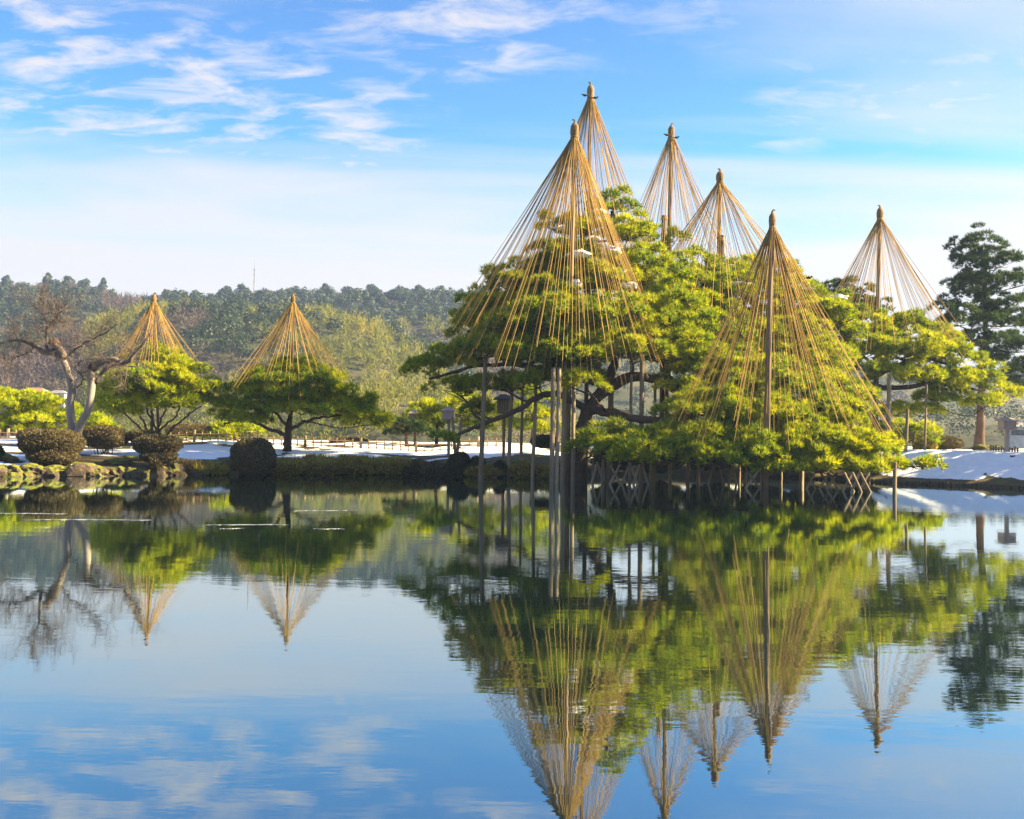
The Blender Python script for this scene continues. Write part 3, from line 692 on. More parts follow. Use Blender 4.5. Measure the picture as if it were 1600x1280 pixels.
# snow caught on the boughs
for k_, (px, py, rx, ry, D) in enumerate(sorted([(953,392,16,7,50.6),(905,398,18,7,50.6),(982,446,12,5,50.2),(899,443,12,6,50),(880,357,12,4,51.5),(937,331,10,4,51.6),(1155,446,26,7,55.6),(1196,473,12,4,54),(987,447,8,5,50.4),(1311,465,14,4,56.3),(1136,457,12,4,55.6),(925,372,10,4,51),(1215,460,10,4,55.4),(968,425,10,5,50.6)])):
    c = P(px, py, D); m = mpp(D)
    v, f = lump(c, (rx * m, rx * m * 0.8, ry * m), 3, 0.45, 2.4, int(px))
    single('snow_clump', v, f, SNOW, f'white snow clump on the pine boughs, {ORD[k_]} from the left', 'snow', c, 'snow clumps on the boughs', smooth=True)

# ------------------------------------------------------------------ props and stilts
def prop(label, p0, p1, r=0.1, group='tall props under the pine', sunk=0.7, m=POST, name='support_post'):
    p0 = np.asarray(p0, float); p1 = np.asarray(p1, float); d = unit(p1 - p0)
    n = 7; pts = [p0 - d * sunk + (p1 - p0 + d * sunk) * q for q in np.linspace(0, 1, n)]
    pts = np.array(pts); pts[1:-1] += rng.normal(0, r * 0.08, (n - 2, 3))
    v, f = tubeT(pts, np.linspace(r * 1.08, r * 0.88, n), 10)
    return single(name, v, f, m, label, 'post', p0, group, smooth=False)
def wprop(label, px0, py0, px1, py1, r, dt=0.6, **k):
    b = W(px0, py0); return prop(label, b, P(px1, py1, b[1] + dt), r, **k)
wprop('leftmost tall single prop in the water under the outer bough', 751, 748, 759, 556, 0.115)
wprop('second tall prop from the left, right of the lantern', 794, 746, 802, 572, 0.105)
wprop('third tall prop from the left, slightly thinner', 832, 748, 839, 572, 0.095)
wprop('pale tall prop, left one of the close pair', 862, 755, 865, 575, 0.115)
wprop('thinner tall prop, right one of the close pair', 869, 755, 874, 575, 0.10)
wprop('dark tall prop left in the bundle beside the trunk', 879, 750, 883, 560, 0.12)
wprop('tall prop in the bundle nearest the trunk', 895, 752, 897, 570, 0.10)
wprop('short prop just right of the trunk base', 908, 748, 909, 640, 0.09)
def gprop(label, px, D, py1, r, dx=3, m=POST):
    b = G(px, D); prop(label, b, P(px + dx, py1, D), r, sunk=0.3, m=m)
gprop('prop standing on the snow right of the lantern', 814, 55, 600, 0.09)
gprop('prop under the arching limb in the middle of the pine', 1001, 48.3, 548, 0.12)
gprop('slim prop left of the arching limb', 984, 49.5, 560, 0.08)
gprop('slim prop right of the arching limb', 1021, 50.5, 595, 0.08)
gprop('thick shadowed prop beneath the arching limb', 952, 51.0, 580, 0.16)
gprop('dark prop under the leaning pine limb', 1366, 55.2, 590, 0.16, m=STAKE)
gprop('greenish prop right of the dark one under the leaning pine', 1387, 54.5, 585, 0.13)
gprop('short prop under the low twigs of the leaning pine', 1415, 53.5, 640, 0.09)
gprop('thin right prop under the leaning pine', 1445, 54.5, 600, 0.06)
# crossed pair
b = W(712, 744)
t = thing('crossed_prop', 'crossed pair of props holding the low left limb', 'post', b)
for x0, x1, dy in ((708, 721, 0.12), (716, 707, -0.12)):
    v, f = tubeT([W(x0, 744.5) + np.array([0, dy, -0.6]), P(x1, 652, b[1] + 0.1) + np.array([0, dy, 0])], [0.085, 0.07], 9); part('leg', v, f, POST, t)
v, f = lathe(P(712, 700, b[1] + 0.1), [(0.12, -0.07), (0.16, -0.05), (0.16, 0.05), (0.12, 0.07)], 10); part('lashing', v, f, ROPE, t)
# single stilts
for k_, (px, py, top, r) in enumerate(sorted([(942,753,712,0.10),(926,752,716,0.06),(1021,753,722,0.09),(1016,752,722,0.07),(1047,751,722,0.09),(1075,752,722,0.10),(1091,753,722,0.09),(1155,753,724,0.07),(1190,760,726,0.08),(1220,757,730,0.075),(1252,758,732,0.12),(1165,755,730,0.06),(1357,765,735,0.06),(1398,768,722,0.085)])):
    wprop(f'single upright stilt under the low boughs, {ORD[k_]} from the left', px, py, px + 0.6, top, r, 0.0, group='upright stilts in the water', name='stilt')
# braced A shapes and crosses: (left foot, right foot, waterline, top py, style)
na = {'A': 0, 'X': 0}
for a, c, py, top, st in [(925,942,754,722,'A'),(953,969,757,726,'X'),(972,996,757,724,'A'),(990,1012,757,718,'A'),(1107,1131,757,716,'A'),(1139,1150,757,726,'A'),(1166,1186,763,735,'X'),(1261,1273,764,740,'X'),(1281,1297,764,738,'X'),(1293,1309,765,738,'X'),(1318,1333,768,738,'X'),(1331,1345,769,738,'X'),(1343,1359,769,738,'X')]:
    w0, w1 = W(a, py), W(c, py); b = (w0 + w1) / 2; D = b[1]
    t = thing('braced_stilt', (f'A-shaped pair of stilts under the low boughs, {ORD[na[st]]} from the left' if st == 'A' else f'crossed pair of stilts under the low boughs, {ORD[na[st]]} from the left'), 'post', b, 'braced stilts in the water')
    na[st] += 1
    u0, u1 = P(c, top, D), P(a, top, D)
    if st == 'A': u0 = u1 = P((a + c) / 2, top, D)
    o_ = np.array([0, 0.07, 0])
    for s, e, q in ((w0, u0, o_), (w1, u1, -o_)):
        d = unit(e - s); v, f = tubeT([s - d * 0.6 + q, e + q], [0.055, 0.05], 8); part('leg', v, f, POST, t)

# ------------------------------------------------------------------ log edging on the right bank
e0, e1 = 1205, 1640
t = None; mesh0 = None
k = 0; xs = []
x = W(e0, 746)[0]
t = thing('log_edging', 'row of short dark log stakes edging the right bank', 'edging', (W(1400, 756)[0], W(1400, 756)[1], 0))
bb = base_of(t)
v, f = tubeT([(0, 0, -0.5), (0, 0, 0.10), (0, 0, 0.15)], [0.07, 0.07, 0.05], 7)
sm = mesh_from('stake', v, f); sm.materials.append(STAKE)
xend = W(e1, 766)[0]
while x < xend:
    yy = float(np.interp(x, _sx, _sy)) - 0.05
    o = bpy.data.objects.new('stake', sm); COL.objects.link(o); o.parent = t
    o.location = (x - bb[0], yy - bb[1] + random.uniform(-0.015, 0.015), random.uniform(-0.03, 0.03)); o.rotation_euler = (random.uniform(-.04, .04), random.uniform(-.04, .04), random.uniform(0, 6))
    x += 0.142

# ------------------------------------------------------------------ clipped bushes
def bush(label, px, py, rx, ry, D, m, group='clipped bushes on the bank', leaf=0.085, n=None, power=0.85, skirt=0.0, depth=0.9, name='clipped_bush', cat='bush', rag=0.09, up=0.0):
    c = P(px, py, D); k = mpp(D); r = np.array([rx * k, rx * k * depth, ry * k])
    base = np.array([c[0], c[1], min(H(c[0], c[1]), c[2] - r[2] * 0.6)])
    t = thing(name, label, cat, base, group)
    vs, f = lump(c, r, 4, rag, 1.8 if rag < 0.2 else 3.2, int(px), power)
    tri = vs[f]; nrm = unit(np.cross(tri[:, 1] - tri[:, 0], tri[:, 2] - tri[:, 0]))
    part('core', (vs - c) * 0.93 + c, f, m, t, tone=np.full(len(f), 0.15), smooth=True, nrm=nrm)
    ar = np.linalg.norm(np.cross(tri[:, 1] - tri[:, 0], tri[:, 2] - tri[:, 0]), axis=1); ar /= ar.sum()
    n = n or int(1400 * (4 * np.pi * (r[0] * r[2])) ** 1.0 / 3)
    n = int(min(max(n, 1500), 16000 if name != 'undergrowth' else 3500)); ii = rng.choice(len(f), n, p=ar); bc = rng.dirichlet((1, 1, 1), n)
    pc = (tri[ii] * bc[:, :, None]).sum(1) + nrm[ii] * rng.uniform(-0.05, 0.02, (n, 1))
    v, tone, dn = needle_tufts(pc, unit(nrm[ii] + np.array([0, 0, up])), 2, leaf, leaf * (0.75 if not up else 0.22), 0.8 if not up else 0.4)
    part('foliage', v, tri_idx(len(v) // 3), m, t, tone, nrm=unit(np.repeat(nrm[ii], 2, 0) + 0.6 * dn))
    if skirt:
        lst = []
        for q in range(14):
            a = rng.uniform(0, 6.28); s = base + np.array([rng.uniform(-0.3, 0.3) * r[0], rng.uniform(-0.3, 0.3) * r[1], -0.05])
            e = c + np.array([math.cos(a) * r[0] * 0.6, math.sin(a) * r[1] * 0.6, -r[2] * 0.4]); lst.append(tubeT(smooth_path([s, (s + e) / 2 + rng.normal(0, 0.05, 3), e], 3), np.linspace(0.03, 0.015, 7), 4))
        v, f = join(lst); part('stem', v, f, TWIG, t)
    return t
bush('broad clipped brown bush in front of the bare tree', 82, 692, 46, 20, 46.6, AZALEA, skirt=1)
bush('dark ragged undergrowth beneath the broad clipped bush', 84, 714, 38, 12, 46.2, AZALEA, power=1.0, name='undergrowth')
bush('flat clipped bush right behind the bare tree', 164, 683, 33, 16, 51.0, AZALEA, skirt=1)
bush('clipped bush peeking out behind the broad brown one', 66, 681, 34, 11, 52.0, AZALEA)
bush('low rounded bush behind the mushroom-shaped bush', 224, 682, 25, 9, 51.5, AZALEA)
bush('mushroom-shaped clipped bush on the shore rocks', 246, 695, 35, 14, 47.5, AZALEA, skirt=1)
bush('ragged lower growth under the mushroom-shaped bush', 248, 714, 28, 9, 47.2, AZALEA, power=1.0, name='undergrowth')
bush('boxy clipped bush standing alone at the water', 397, 714, 32, 27, 48.6, AZALEA, power=0.82, rag=0.13)
bush('dark bush cut off by the left edge', -8, 714, 12, 18, 46.0, BOXLEAF)
bush('dark ball bush behind the crossed props', 717, 727, 17, 19, 50.6, BOXLEAF, power=0.9)
bush('dark ball bush beside the leftmost tall prop', 746, 730, 12, 16, 50.6, BOXLEAF)
bush('dark ball bush between the tall props', 781, 735, 10, 14, 50.2, BOXLEAF)
bush('dark low hedge on the lawn behind the tall props', 850, 690, 20, 9, 57.0, BOXLEAF, power=0.8)
bush('small red-brown bush on the shore', 243, 727, 8, 7, 46.2, AZALEA)
bush('long low hedge behind the fence', 300, 672, 40, 8, 64.0, AZALEA, power=0.8)
bush('dark clipped hedge on the right lawn', 1474, 692, 26, 9, 61.0, AZALEA, power=0.8)
bush('mossy bush on the right lawn beside the dark hedge', 1446, 697, 16, 7, 57.5, MOSS)
bush('low bush right of the fence end', 545, 690, 30, 5, 66.0, AZALEA)
bush('dark shrub far behind the big pine trunk', 1380, 672, 24, 14, 62.0, BOXLEAF)
bush('green shrub behind the pine at the right snow path', 1338, 690, 22, 12, 60.0, BOXLEAF)
for lab, px, rx, D in [('shrub added to darken the gap beneath the big pine right of its trunk', 960, 34, 53), ('shrub added to darken the gap beneath the arching limb', 1030, 40, 53.5), ('shrub added to darken behind the stilts left of the golden cone pole', 1110, 44, 54), ('shrub added to darken directly behind the golden cone pole', 1190, 44, 54), ('shrub added to darken behind the stilts right of the golden cone pole', 1270, 40, 53.5), ('shrub added to darken the right end of the stilts', 1335, 30, 52.5)]:  # dark shrubs added behind the stilts to darken the gap under the boughs
    bush(lab, px, 712, rx, 22, D, BOXLEAF, 'shrubs added to darken beneath the big pine', leaf=0.12, power=1.0, name='undergrowth', rag=0.25)
# mossy hummocks along the bank
for i, (px, py, rx, ry, D) in enumerate([(450,730,32,11,49.6),(500,729,38,12,50.4),(552,728,36,12,50.8),(604,728,34,11,51.2),(665,735,34,10,51.4),(828,738,30,9,50.4),(760,739,28,8,50.3),(870,738,26,9,50.0),(325,733,30,6,48.3),(290,730,24,7,48.0)]):
    bush(['sunlit mossy hummock on the bank right of the boxy bush', 'mossy grass hummock on the bank left of the middle', 'mossy green hummock in the middle of the left bank', 'bright mossy hummock before the bank turns', 'brown heathery hummock left of the crossed props', 'mossy clump right of the ball bushes', 'dark mossy clump at the foot of the tall props', 'mossy clump left of the trunk', 'low mossy clump left of the boxy bush', 'low heathery clump right of the mushroom-shaped bush'][i],
         px, py, rx, ry, D, MOSS if i not in (4, 9) else AZALEA, 'mossy clumps along the bank', leaf=0.22, power=1.0, name='mossy_hummock', cat='hummock', depth=0.7, rag=0.34, up=0.9)

# ------------------------------------------------------------------ shore rocks
rock_x = list(np.arange(-20, 372, 15.5)) + [440, 470, 505, 530, 560, 590, 615, 640, 662, 684, 700, 735, 765, 790, 815, 845, 880]
for i, px in enumerate(rock_x):
    px = px + random.uniform(-4, 4); q = W(px, 743.5 - (2 if 400 < px < 660 else 0))
    yb = float(shore(np.array([q[0]]))[0]); s = random.uniform(0.26, 0.5) if px < 372 else random.uniform(0.18, 0.34)
    c = np.array([q[0], yb + random.uniform(-0.1, 0.25), random.uniform(0.0, 0.14)])
    v, f = lump(c, (s * random.uniform(0.9, 1.5), s, s * random.uniform(0.8, 1.15)), 3, 0.42, 1.5, i + 40, 0.85)
    single('shore_rock', v, f, ROCK, f'mossy boulder at the water, {ORD[i]} from the left end of the bank' if px < 376 else f'small dark stone below the mossy bank, {ORD[i - 26]} right of the boxy bush', 'rock', c, 'boulders along the left bank' if px < 376 else 'stones under the mossy bank')
for lab, px, py, s, D in [('low brown rock in the patchy snow right of the bare tree', 188, 713, 0.45, 47.6), ('bare rock in the snow near the mushroom-shaped bush', 205, 708, 0.35, 49.0), ('flat rock at the left edge of the snow', 10, 716, 0.4, 46.3), ('dark rock poking out of the right snow bank', 1480, 751, 0.5, 46.6), ('dark boulder beside the tall pine trunk', 1548, 696, 0.62, 61), ('flat rock in the snow behind the third prop', 815, 708, 0.5, 53.0), ('long flat rock in the snow between the props', 790, 721, 0.6, 51.8)]:
    c = P(px, py, D); c[2] = H(c[0], D) + 0.05
    v, f = lump(c, (s * 1.5, s, s * 0.5), 3, 0.4, 1.6, int(px)); single('rock', v, f, ROCK, lab, 'rock', c)

# ------------------------------------------------------------------ bare forked tree on the left
bt = G(112, 48.6)
t = thing('bare_tree', 'leafless forked cherry tree with pale trunk behind the clipped bush', 'tree', bt)
DT = 48.6
s1 = smooth_path([bt + (0, 0, -0.3), P(113, 672, DT), P(109, 635, DT), P(112, 607, DT), P(104, 578, DT), P(97, 560, DT)], 5)
s2 = smooth_path([bt + (0.1, -0.1, -0.3), P(124, 668, DT - .2), P(138, 640, DT - .3), P(143, 605, DT - .3), P(142, 585, DT - .3), P(146, 572, DT - .3)], 5)
v, f = join([tubeT(s1, np.linspace(0.21, 0.17, len(s1)) * (1 + .25 * np.exp(-np.linspace(0, 1, len(s1)) * 10)), 12), tubeT(s2, np.linspace(0.19, 0.17, len(s2)), 12)])
part('trunk', v, f, PALEBARK, t, smooth=True)
mains = [([P(97, 562, DT), P(85, 550, DT), P(70, 552, DT), P(55, 541, DT + .4), P(35, 532, DT + .6), P(15, 533, DT + .8), P(-10, 541, DT + 1)], 0.20, 0.04),
         ([P(98, 560, DT), P(95, 548, DT), P(86, 540, DT), P(85, 532, DT)], 0.22, 0.13),
         ([P(73, 551, DT), P(72, 520, DT - .3), P(80, 505, DT - .4), P(92, 492, DT - .5), P(104, 478, DT - .6)], 0.08, 0.025),
         ([P(101, 562, DT), P(118, 545, DT - .5), P(138, 533, DT - .8), P(165, 520, DT - 1), P(185, 505, DT - 1.2)], 0.06, 0.02),
         ([P(145, 575, DT - .3), P(158, 566, DT - .5), P(180, 563, DT - .7), P(198, 566, DT - .8), P(214, 548, DT - 1), P(232, 528, DT - 1.2)], 0.19, 0.04),
         ([P(150, 598, DT - .3), P(166, 575, DT + .3), P(190, 570, DT + .6), P(215, 575, DT + .8)], 0.09, 0.03),
         ([P(72, 525, DT - .3), P(72, 500, DT - .5), P(60, 485, DT - .7), P(50, 478, DT - .8)], 0.04, 0.015),
         ([P(120, 606, DT), P(130, 592, DT - .4), P(118, 575, DT - .6), P(132, 560, DT - .8)], 0.04, 0.015),
         ([P(55, 541, DT + .4), P(40, 552, DT), P(22, 560, DT), P(5, 575, DT)], 0.05, 0.015),
         ([P(80, 505, DT - .4), P(66, 498, DT), P(58, 485, DT + .3)], 0.035, 0.012)]
twl = []
def twig(p, d, ln, r, lev):
    n = 4; pts = [p]; dd = d.copy()
    for i in range(n):
        dd = unit(dd + rng.normal(0, 0.22, 3) + np.array([0, 0, 0.05])); pts.append(pts[-1] + dd * ln / n)
    twl.append(tubeT(pts, np.linspace(r, r * 0.5, n + 1), 3, False))
    if lev > 0:
        for i in range(1, n + 1):
            for _ in range(2 if lev > 1 else 1):
                twig(pts[i], unit(dd + rng.normal(0, 0.65, 3)), ln * rng.uniform(0.45, 0.75), max(r * 0.6, 0.005), lev - 1)
for pts, r0, r1 in mains:
    sp = smooth_path(pts, 4, 0.02); rr = np.linspace(r0, r1, len(sp))
    v, f = tubeT(sp, rr, 8); part('branch', v, f, TWIG if r0 < 0.1 else wood('grey_branch', (0.05, 0.04, 0.035), (0.22, 0.18, 0.15), (6, 6, 3)), t, smooth=True)
    for i in range(3, len(sp), 1):
        for _ in range((2 if i % 2 else 1) if rr[i] < 0.12 else (1 if i % 3 == 0 else 0)):
            d = unit(sp[i] - sp[i - 1] + rng.normal(0, 0.6, 3) + np.array([0, 0, 0.12]))
            twig(sp[i], d, rng.uniform(0.55, 1.25), 0.013, 2)
v, f = join(twl); tw = part('twigs', v, f, TWIG, t); tw['kind'] = 'stuff'
for px, py, D in ((85, 532, DT), (146, 571, DT - .3)):
    v, f = lump(P(px, py + 3, D), (0.24, 0.22, 0.20), 3, 0.3, 2.0, px); part('stub', v, f, BARK, t, smooth=True)

# ------------------------------------------------------------------ bamboo fence
def fence(label, px0, px1, D, step=12.4, post_every=7):
    b = G((px0 + px1) / 2, D); t = thing('bamboo_fence', label, 'fence', b, 'low fences on the lawn')
    xs = np.arange(px0, px1, step); tops = []
    for i, px in enumerate(xs):
        g = G(px, D + 0.0); big_ = i % post_every == 3
        h, r = (0.72, 0.085) if big_ else (0.64, 0.036)
        v, f = tubeT([g + (0, 0, -0.2), g + (rng.uniform(-.01, .01), 0, h)], [r, r], 8 if big_ else 6)
        part('post' if big_ else 'upright', v, f, FENCEW if not big_ else POST, t); tops.append(g)
    for hz in (0.16, 0.48):
        for a in range(0, len(tops) - 1, 6):
            sg = [q + np.array([0, -0.045, hz]) for q in tops[a:a + 7]]
            if len(sg) > 1:
                v, f = tubeT(sg, 0.032, 6); part('rail', v, f, FENCEW, t)
fence('low two-rail bamboo fence running below the two roped pines', 266, 705, 60.0)
fence('short piece of bamboo fence at the left edge', -25, 42, 60.0)
fence('distant low fence seen through the tall props', 705, 800, 62.0, 14)

# ------------------------------------------------------------------ lanterns and boxes on posts
def lantern(name, label, cat, px, D, top, bot, wpx, roof_w, roofm, boxm, lattice=True, group=None, postm=POST):
    g = G(px, D); k = mpp(D); a, b_ = P(px, top, D), P(px, bot, D); s = wpx * k; hh = a[2] - b_[2]
    t = thing(name, label, cat, g, group)
    v, f = boxT((g[0], g[1], (g[2] - 0.2 + b_[2]) / 2), (0.17, 0.17, b_[2] - g[2] + 0.2)); part('post', v, f, postm, t)
    c = np.array([g[0], g[1], (a[2] + b_[2]) / 2]); c[0] = a[0]
    bx = s * 0.72
    v, f = boxT(c - (0, 0, hh * 0.12), (bx, bx, hh * 0.62)); body = part('box', v, f, boxm, t)
    v, f = boxT((c[0], c[1], b_[2] + hh * 0.03), (bx * 1.2, bx * 1.2, hh * 0.08)); part('base_board', v, f, postm, t)
    if lattice:
        for i in range(6):
            xx = c[0] - bx / 2 + bx * i / 5
            v, f = boxT((xx, c[1] - bx / 2 - 0.012, c[2] - hh * 0.1), (0.035, 0.02, hh * 0.6)); part('slat', v, f, postm, body)
    rz = c[2] + hh * 0.19; rw = roof_w * k; rh = hh * 0.32
    v = np.array([(-rw / 2, -rw / 2, 0), (rw / 2, -rw / 2, 0), (rw / 2, rw / 2, 0), (-rw / 2, rw / 2, 0), (-rw / 2, -rw / 2, 0.05), (rw / 2, -rw / 2, 0.05), (rw / 2, rw / 2, 0.05), (-rw / 2, rw / 2, 0.05), (-rw * 0.12, 0, rh), (rw * 0.12, 0, rh)]) + (c[0], c[1], rz)
    f = fix(quads([(3, 2, 1, 0), (0, 1, 5, 4), (1, 2, 6, 5), (2, 3, 7, 6), (3, 0, 4, 7), (4, 5, 9, 8), (6, 7, 8, 9), (5, 6, 9, 9), (7, 4, 8, 8)])); part('roof', v, f, roofm, t)
    return t
lantern('garden_lantern', 'dark-roofed wooden lattice lantern on a post behind the tall props', 'lantern', 787, 55.5, 616, 646, 26, 32, DARKWOOD, PALEWOOD)
lantern('post_box', 'weathered lilac box with small roof on a post left of the props', 'box', 701, 58.0, 636, 657, 26, 22, PALEWOOD, PALEWOOD, False)
lantern('post_box', 'pale pinkish box with a roof beside the small dark pine', 'box', 648, 65.0, 641, 661, 22, 20, PALEWOOD, PALEWOOD, False)
lantern('post_box', 'pale wooden box with roof on a post at the right edge', 'box', 1573, 54.0, 652, 672, 26, 26, PALEWOOD, PALEWOOD, True, postm=PALEWOOD)
g = G(1570, 55.0); t = thing('log_palisade', 'low row of short wooden logs under the right-edge box', 'barrier', g)
for i, px in enumerate(np.arange(1548, 1594, 4.2)):
    q = G(px, 55.0); v, f = tubeT([q + (0, 0, -0.1), q + (0, 0, 0.34 + rng.uniform(-.07, .07))], [0.055, 0.055], 7); part('log', v, f, FENCEW, t)
a_, b_ = G(1546, 55), G(1594, 55)
v, f = tubeT([a_ + (0, -0.08, 0.2), b_ + (0, -0.08, 0.2)], 0.03, 6); part('rail', v, f, FENCEW, t)

# ------------------------------------------------------------------ thin ice on the pond
def ice(label, x0, x1, py, th):
    n = 26; xs = np.linspace(x0, x1, n); w_ = th * np.sin(np.linspace(0, np.pi, n)) ** 0.6 * rng.uniform(0.25, 1.0, n)
    mid = py + rng.normal(0, 0.35, n).cumsum() * 0.35
    up = np.array([W(a, m - h, 0.006) for a, m, h in zip(xs, mid, w_)]); dn = np.array([W(a, m + h, 0.006) for a, m, h in zip(xs, mid, w_)])
    tops = np.concatenate([up, dn]); bots = tops - (0, 0, 0.012); v = np.concatenate([tops, bots]); f = []
    for i in range(n - 1):
        f += [(i, n + i, n + i + 1, i + 1), (2 * n + i, i, i + 1, 2 * n + i + 1), (n + i, 3 * n + i, 3 * n + i + 1, n + i + 1)]
    c = v.mean(0); c[2] = 0; single('ice_sliver', v, quads(f), ICE, label, 'ice', c, 'ice slivers on the pond')
ice('long thin ice sliver at the left edge of the pond', -10, 105, 802, 0.45)
ice('longest ice sliver in front of the bare tree reflection', 30, 236, 812, 0.55)
ice('short ice sliver just below the longest one', 52, 78, 824, 0.35)
ice('ice sliver left of the low pine reflection', 320, 452, 820, 0.45)
ice('short ice sliver below the one by the low pine reflection', 342, 382, 826, 0.30)
ice('ice sliver right of the low pine reflection', 490, 540, 826, 0.35)
ice('faint ice sliver nearest the left bank', 455, 560, 798, 0.30)

# ------------------------------------------------------------------ far wood, ridge trees, mast, houses
def clump_cloud(pos, rad, hgt, n, size, up=0.3, top=True):
    k = len(pos)
    d = unit(rng.normal(0, 1, (k, n, 3))); d[..., 2] = np.abs(d[..., 2]) if top else d[..., 2]
    rr = rng.uniform(0.55, 1.0, (k, n, 1))
    c = pos[:, None, :] + d * rr * np.stack([rad, rad, hgt], 1)[:, None, :]
    nrm = unit(d + rng.normal(0, 0.5, (k, n, 3)) + np.array([0, 0, up]))
    s = unit(np.cross(nrm, rng.normal(0, 1, (k, n, 3)))); q = np.cross(nrm, s)
    sz = size * np.clip(pos[:, 1] / 420, 0.42, 1.1)[:, None, None] * rng.uniform(0.6, 1.3, (k, n, 1))
    v = np.stack([c - s * sz * 0.55 - q * sz * 0.4, c + s * sz * 0.55 - q * sz * 0.4, c + q * sz * 0.7], 2).reshape(-1, 3)
    tone = (rng.uniform(0.1, 0.8, (k, 1)) + rng.uniform(-0.15, 0.2, (k, n))).ravel()
    return v, tone, unit(d + 0.5 * nrm).reshape(-1, 3)
def spiky(pos, rad, hgt, n, ln, wd):
    k = len(pos)
    d = unit(rng.normal(0, 1, (k, n, 3)) * np.array([1, 1, 0.7]) + np.array([0, 0, 0.75]))
    c = pos[:, None, :] + d * rng.uniform(0.2, 0.9, (k, n, 1)) * np.stack([rad, rad, hgt], 1)[:, None, :]
    fq_ = np.clip(pos[:, 1] / 330, 0.55, 1.3)[:, None, None]; ln = ln * fq_
    s = unit(np.cross(d, rng.normal(0, 1, (k, n, 3)))) * wd * fq_
    v = np.stack([c - s, c + s, c + unit(d + rng.normal(0, 0.25, d.shape)) * ln * rng.uniform(0.6, 1.3, (k, n, 1))], 2).reshape(-1, 3)
    tone = (rng.uniform(0.1, 0.8, (k, 1)) + rng.uniform(-0.2, 0.2, (k, n))).ravel()
    return v, tone, unit(d * np.array([1.3, 1.3, 0.8]) + 0.3 * rng.normal(0, 1, d.shape)).reshape(-1, 3)
def scatter(D0, D1, px0, px1, spacing):
    xs, ys = [], []
    y = D0
    while y < D1:
        xa, xb = (px0 - 800) / F * y, (px1 - 800) / F * y
        n = max(1, int((xb - xa) / spacing)); xs.append(np.linspace(xa, xb, n) + rng.uniform(-0.6, 0.6, n) * spacing); ys.append(y + rng.uniform(-0.6, 0.6, n) * spacing)
        y += spacing * 1.5
    x = np.concatenate(xs); y = np.concatenate(ys); return x, y, height(x, y)
fx, fy, fz = [], [], []
for a in [(165, 225, -40, 880, 3.9), (225, 350, -40, 850, 3.9), (350, 545, -40, 820, 5.4), (170, 215, 1390, 1650, 5.5), (430, 545, 1340, 1650, 7.5), (400, 545, 860, 1330, 9.0), (250, 400, 860, 1400, 7.5)]:
    x, y, z = scatter(*a); fx.append(x); fy.append(y); fz.append(z)
fx, fy, fz = map(np.concatenate, (fx, fy, fz))
keep = fz > -4.5; fx, fy, fz = fx[keep], fy[keep], fz[keep]
ppx = pxof(fx, fy)
zn = fbm(fx * 0.022, fy * 0.022, 51, 3); zn2 = fbm(fx * 0.03, fy * 0.03, 71, 3)
is_bam = ((fy < 350) & (zn > 0.535) & (ppx > 130) & (ppx < 800)) | ((fy < 230) & (zn > 0.45) & (ppx > 480)) | ((fy > 350) & (zn > 0.70))
is_bare = (~is_bam) & (((zn2 > 0.57)) | ((fy < 300) & (ppx < 160) & (zn2 > 0.38)))
is_con = ~(is_bam | is_bare)
def forest(name, label, sel, m, fn):
    p = np.c_[fx[sel], fy[sel], fz[sel]]; v, tone, nr = fn(p)
    o = obj(name, mesh_from(name, v, tri_idx(len(v) // 3), tone, nrm=nr), m); tag(o, label, 'forest', None, 'stuff')
def con_fn(p):
    k = len(p); h = rng.uniform(2.6, 5.2, k); r = rng.uniform(2.2, 3.8, k)
    return clump_cloud(p + np.c_[0 * h, 0 * h, h * 0.55], r, h, 170, 0.85)
def bam_fn(p):
    k = len(p); h = rng.uniform(4.0, 7.0, k); r = rng.uniform(1.6, 2.6, k)
    return spiky(p + np.c_[0 * h, 0 * h, 0 * h], r, h, 130, 1.5, 0.20)
def bare_fn(p):
    k = len(p); h = rng.uniform(3.0, 5.5, k); r = rng.uniform(2.4, 3.8, k)
    return spiky(p + np.c_[0 * h, 0 * h, h * 0.2], r, h, 130, 1.5, 0.12)
forest('evergreen_forest', 'dark evergreen wood covering the far hills', is_con, HCON, con_fn)
forest('bamboo_grove', 'yellow-green bamboo groves lit on the near hillside', is_bam, HBAM, bam_fn)
forest('bare_woodland', 'purplish brown leafless woodland between the evergreens on the hills', is_bare, HBARE, bare_fn)
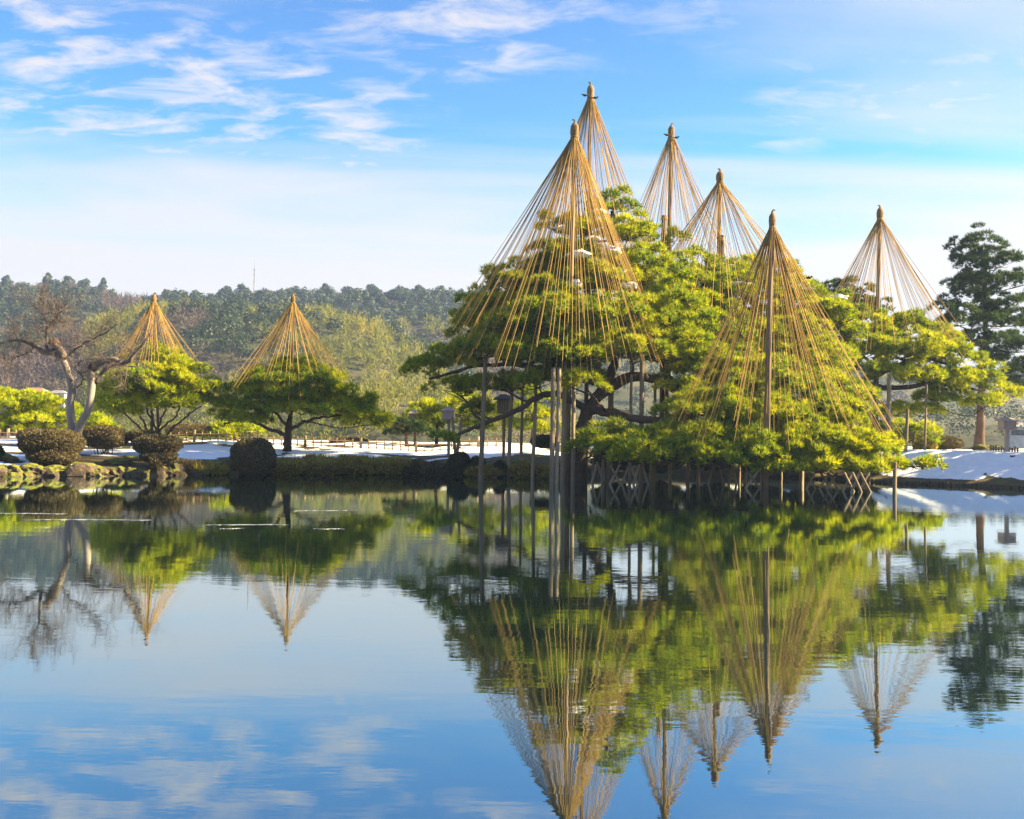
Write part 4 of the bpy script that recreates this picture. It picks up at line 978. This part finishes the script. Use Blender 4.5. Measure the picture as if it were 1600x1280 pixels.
# trees one can tell apart on the skyline
ridge_px = [5, 28, 52, 75, 100, 128, 160, 212, 262, 285, 305, 330, 352, 374, 420, 500, 525, 550, 576, 604, 628, 652, 676, 700, 722, 745]
def ridge_label(i):
    nl = sum(p < 397 for p in ridge_px)
    return f'dark evergreen on the far skyline, {ORD[nl - 1 - i]} left of the radio mast' if i < nl else f'dark evergreen on the far skyline, {ORD[i - nl]} right of the radio mast'
for i, px in enumerate(ridge_px):
    px = px + random.uniform(-5, 5); D = 536 + random.uniform(-10, 6); xw = (px - 800) / F * D; g = np.array([xw, D, H(xw, D)])
    t = thing('ridge_tree', ridge_label(i), 'tree', g, 'trees along the far skyline')
    hh = random.choice((random.uniform(6, 9), random.uniform(9, 13), random.uniform(11, 17))); v, f = tubeT([g + (0, 0, -1), g + (0.2, 0, hh * 0.9)], [0.35, 0.12], 5); part('trunk', v, f, BARK, t)
    cs = []
    for j in range(random.randint(5, 8)):
        q = j / 7; rr = (1 - q) * random.uniform(3.2, 4.6) + 1.0
        cs.append(clump_cloud(np.array([g + np.array([random.uniform(-1.8, 1.8) * (1 - q), random.uniform(-1, 1), hh * (0.45 + 0.55 * q)])]), np.array([rr]), np.array([1.4]), 110, 0.95, 0.5, False))
    v = np.concatenate([c[0] for c in cs]); tone = np.concatenate([c[1] for c in cs])
    part('crown', v, tri_idx(len(v) // 3), HCON, t, tone, nrm=np.concatenate([c[2] for c in cs]))
D = 530; xw = P(397, 460, D)[0]; g = np.array([xw, D, H(xw, D)])
t = thing('radio_mast', 'thin grey radio mast rising above the far ridge', 'mast', g)
tp = P(398, 406, D); zl = tp[2] - g[2]
v, f = tubeT([g + (0, 0, -1), g + (0, 0, zl * 0.45), g + (0, 0, zl * 0.8)], [0.42, 0.32, 0.24], 6); part('mast', v, f, STEEL, t)
v, f = tubeT([g + (0, 0, zl * 0.8), g + (0, 0, zl)], [0.12, 0.08], 5); part('antenna', v, f, STEEL, t)
for q in (0.55, 0.7, 0.8):
    v, f = boxT(g + (0, 0, zl * q), (1.0, 1.0, 0.25)); part('platform', v, f, STEEL, t)
def house(label, px, D, top, bot, wpx, wall, roofm):
    k = mpp(D); a, b_ = P(px, top, D), P(px, bot, D); wd = wpx * k; hh = a[2] - b_[2]; dp = wd * 0.5
    z0 = min(H(a[0], D), b_[2]) ; t = thing('house', label, 'house', (a[0], D, z0))
    zt = a[2] - hh * 0.35
    v, f = boxT((a[0], D, (z0 - 1 + zt) / 2), (wd, dp, zt - z0 + 1)); part('wall', v, f, wall, t)
    o = 0.4; v = np.array([(-wd / 2 - o, -dp / 2 - o, 0), (wd / 2 + o, -dp / 2 - o, 0), (wd / 2 + o, dp / 2 + o, 0), (-wd / 2 - o, dp / 2 + o, 0), (-wd * 0.32, 0, hh * 0.35), (wd * 0.32, 0, hh * 0.35)]) + (a[0], D, zt + 0.01)
    part('roof', v, fix(quads([(3, 2, 1, 0), (0, 1, 5, 4), (2, 3, 4, 5), (1, 2, 5, 5), (3, 0, 4, 4)])), roofm, t)
    for i in range(3):
        wx_ = a[0] - wd * 0.3 + wd * 0.3 * i; v, f = boxT((wx_, D - dp / 2, zt - 1.0), (1.0, 0.1, 0.9)); part('window', v, f, GLASS, t)
house('pinkish house with red roof below the hill at the left', 56, 190, 606, 622, 30, PINKWALL, REDROOF)
house('small white house beside the pinkish one below the hill', 92, 195, 610, 624, 22, WHITEWALL, plain('grey_roof', (0.2, 0.2, 0.22)))
house('pale distant house low at the right edge', 1590, 170, 660, 680, 30, WHITEWALL, plain('slate_roof', (0.22, 0.22, 0.25)))

# ------------------------------------------------------------------ haze
def make_haze():
    m, t, o = mat('haze_air'); p = N(t, 'ShaderNodeVolumePrincipled')
    p.inputs['Color'].default_value = (0.40, 0.58, 1.0, 1); p.inputs['Density'].default_value = 0.00036; p.inputs['Anisotropy'].default_value = 0.25
    L(t, p.outputs[0], o.inputs['Volume']); return m
zt = 98.0
v, f = boxT((0, 285, 30), (1140, 1010, 60)); v[:, 2] = np.where(v[:, 2] > 30, zt, -25)
tag(obj('haze', mesh_from('haze', v, f), make_haze()), 'thin bluish morning haze over the hills', kind='stuff')
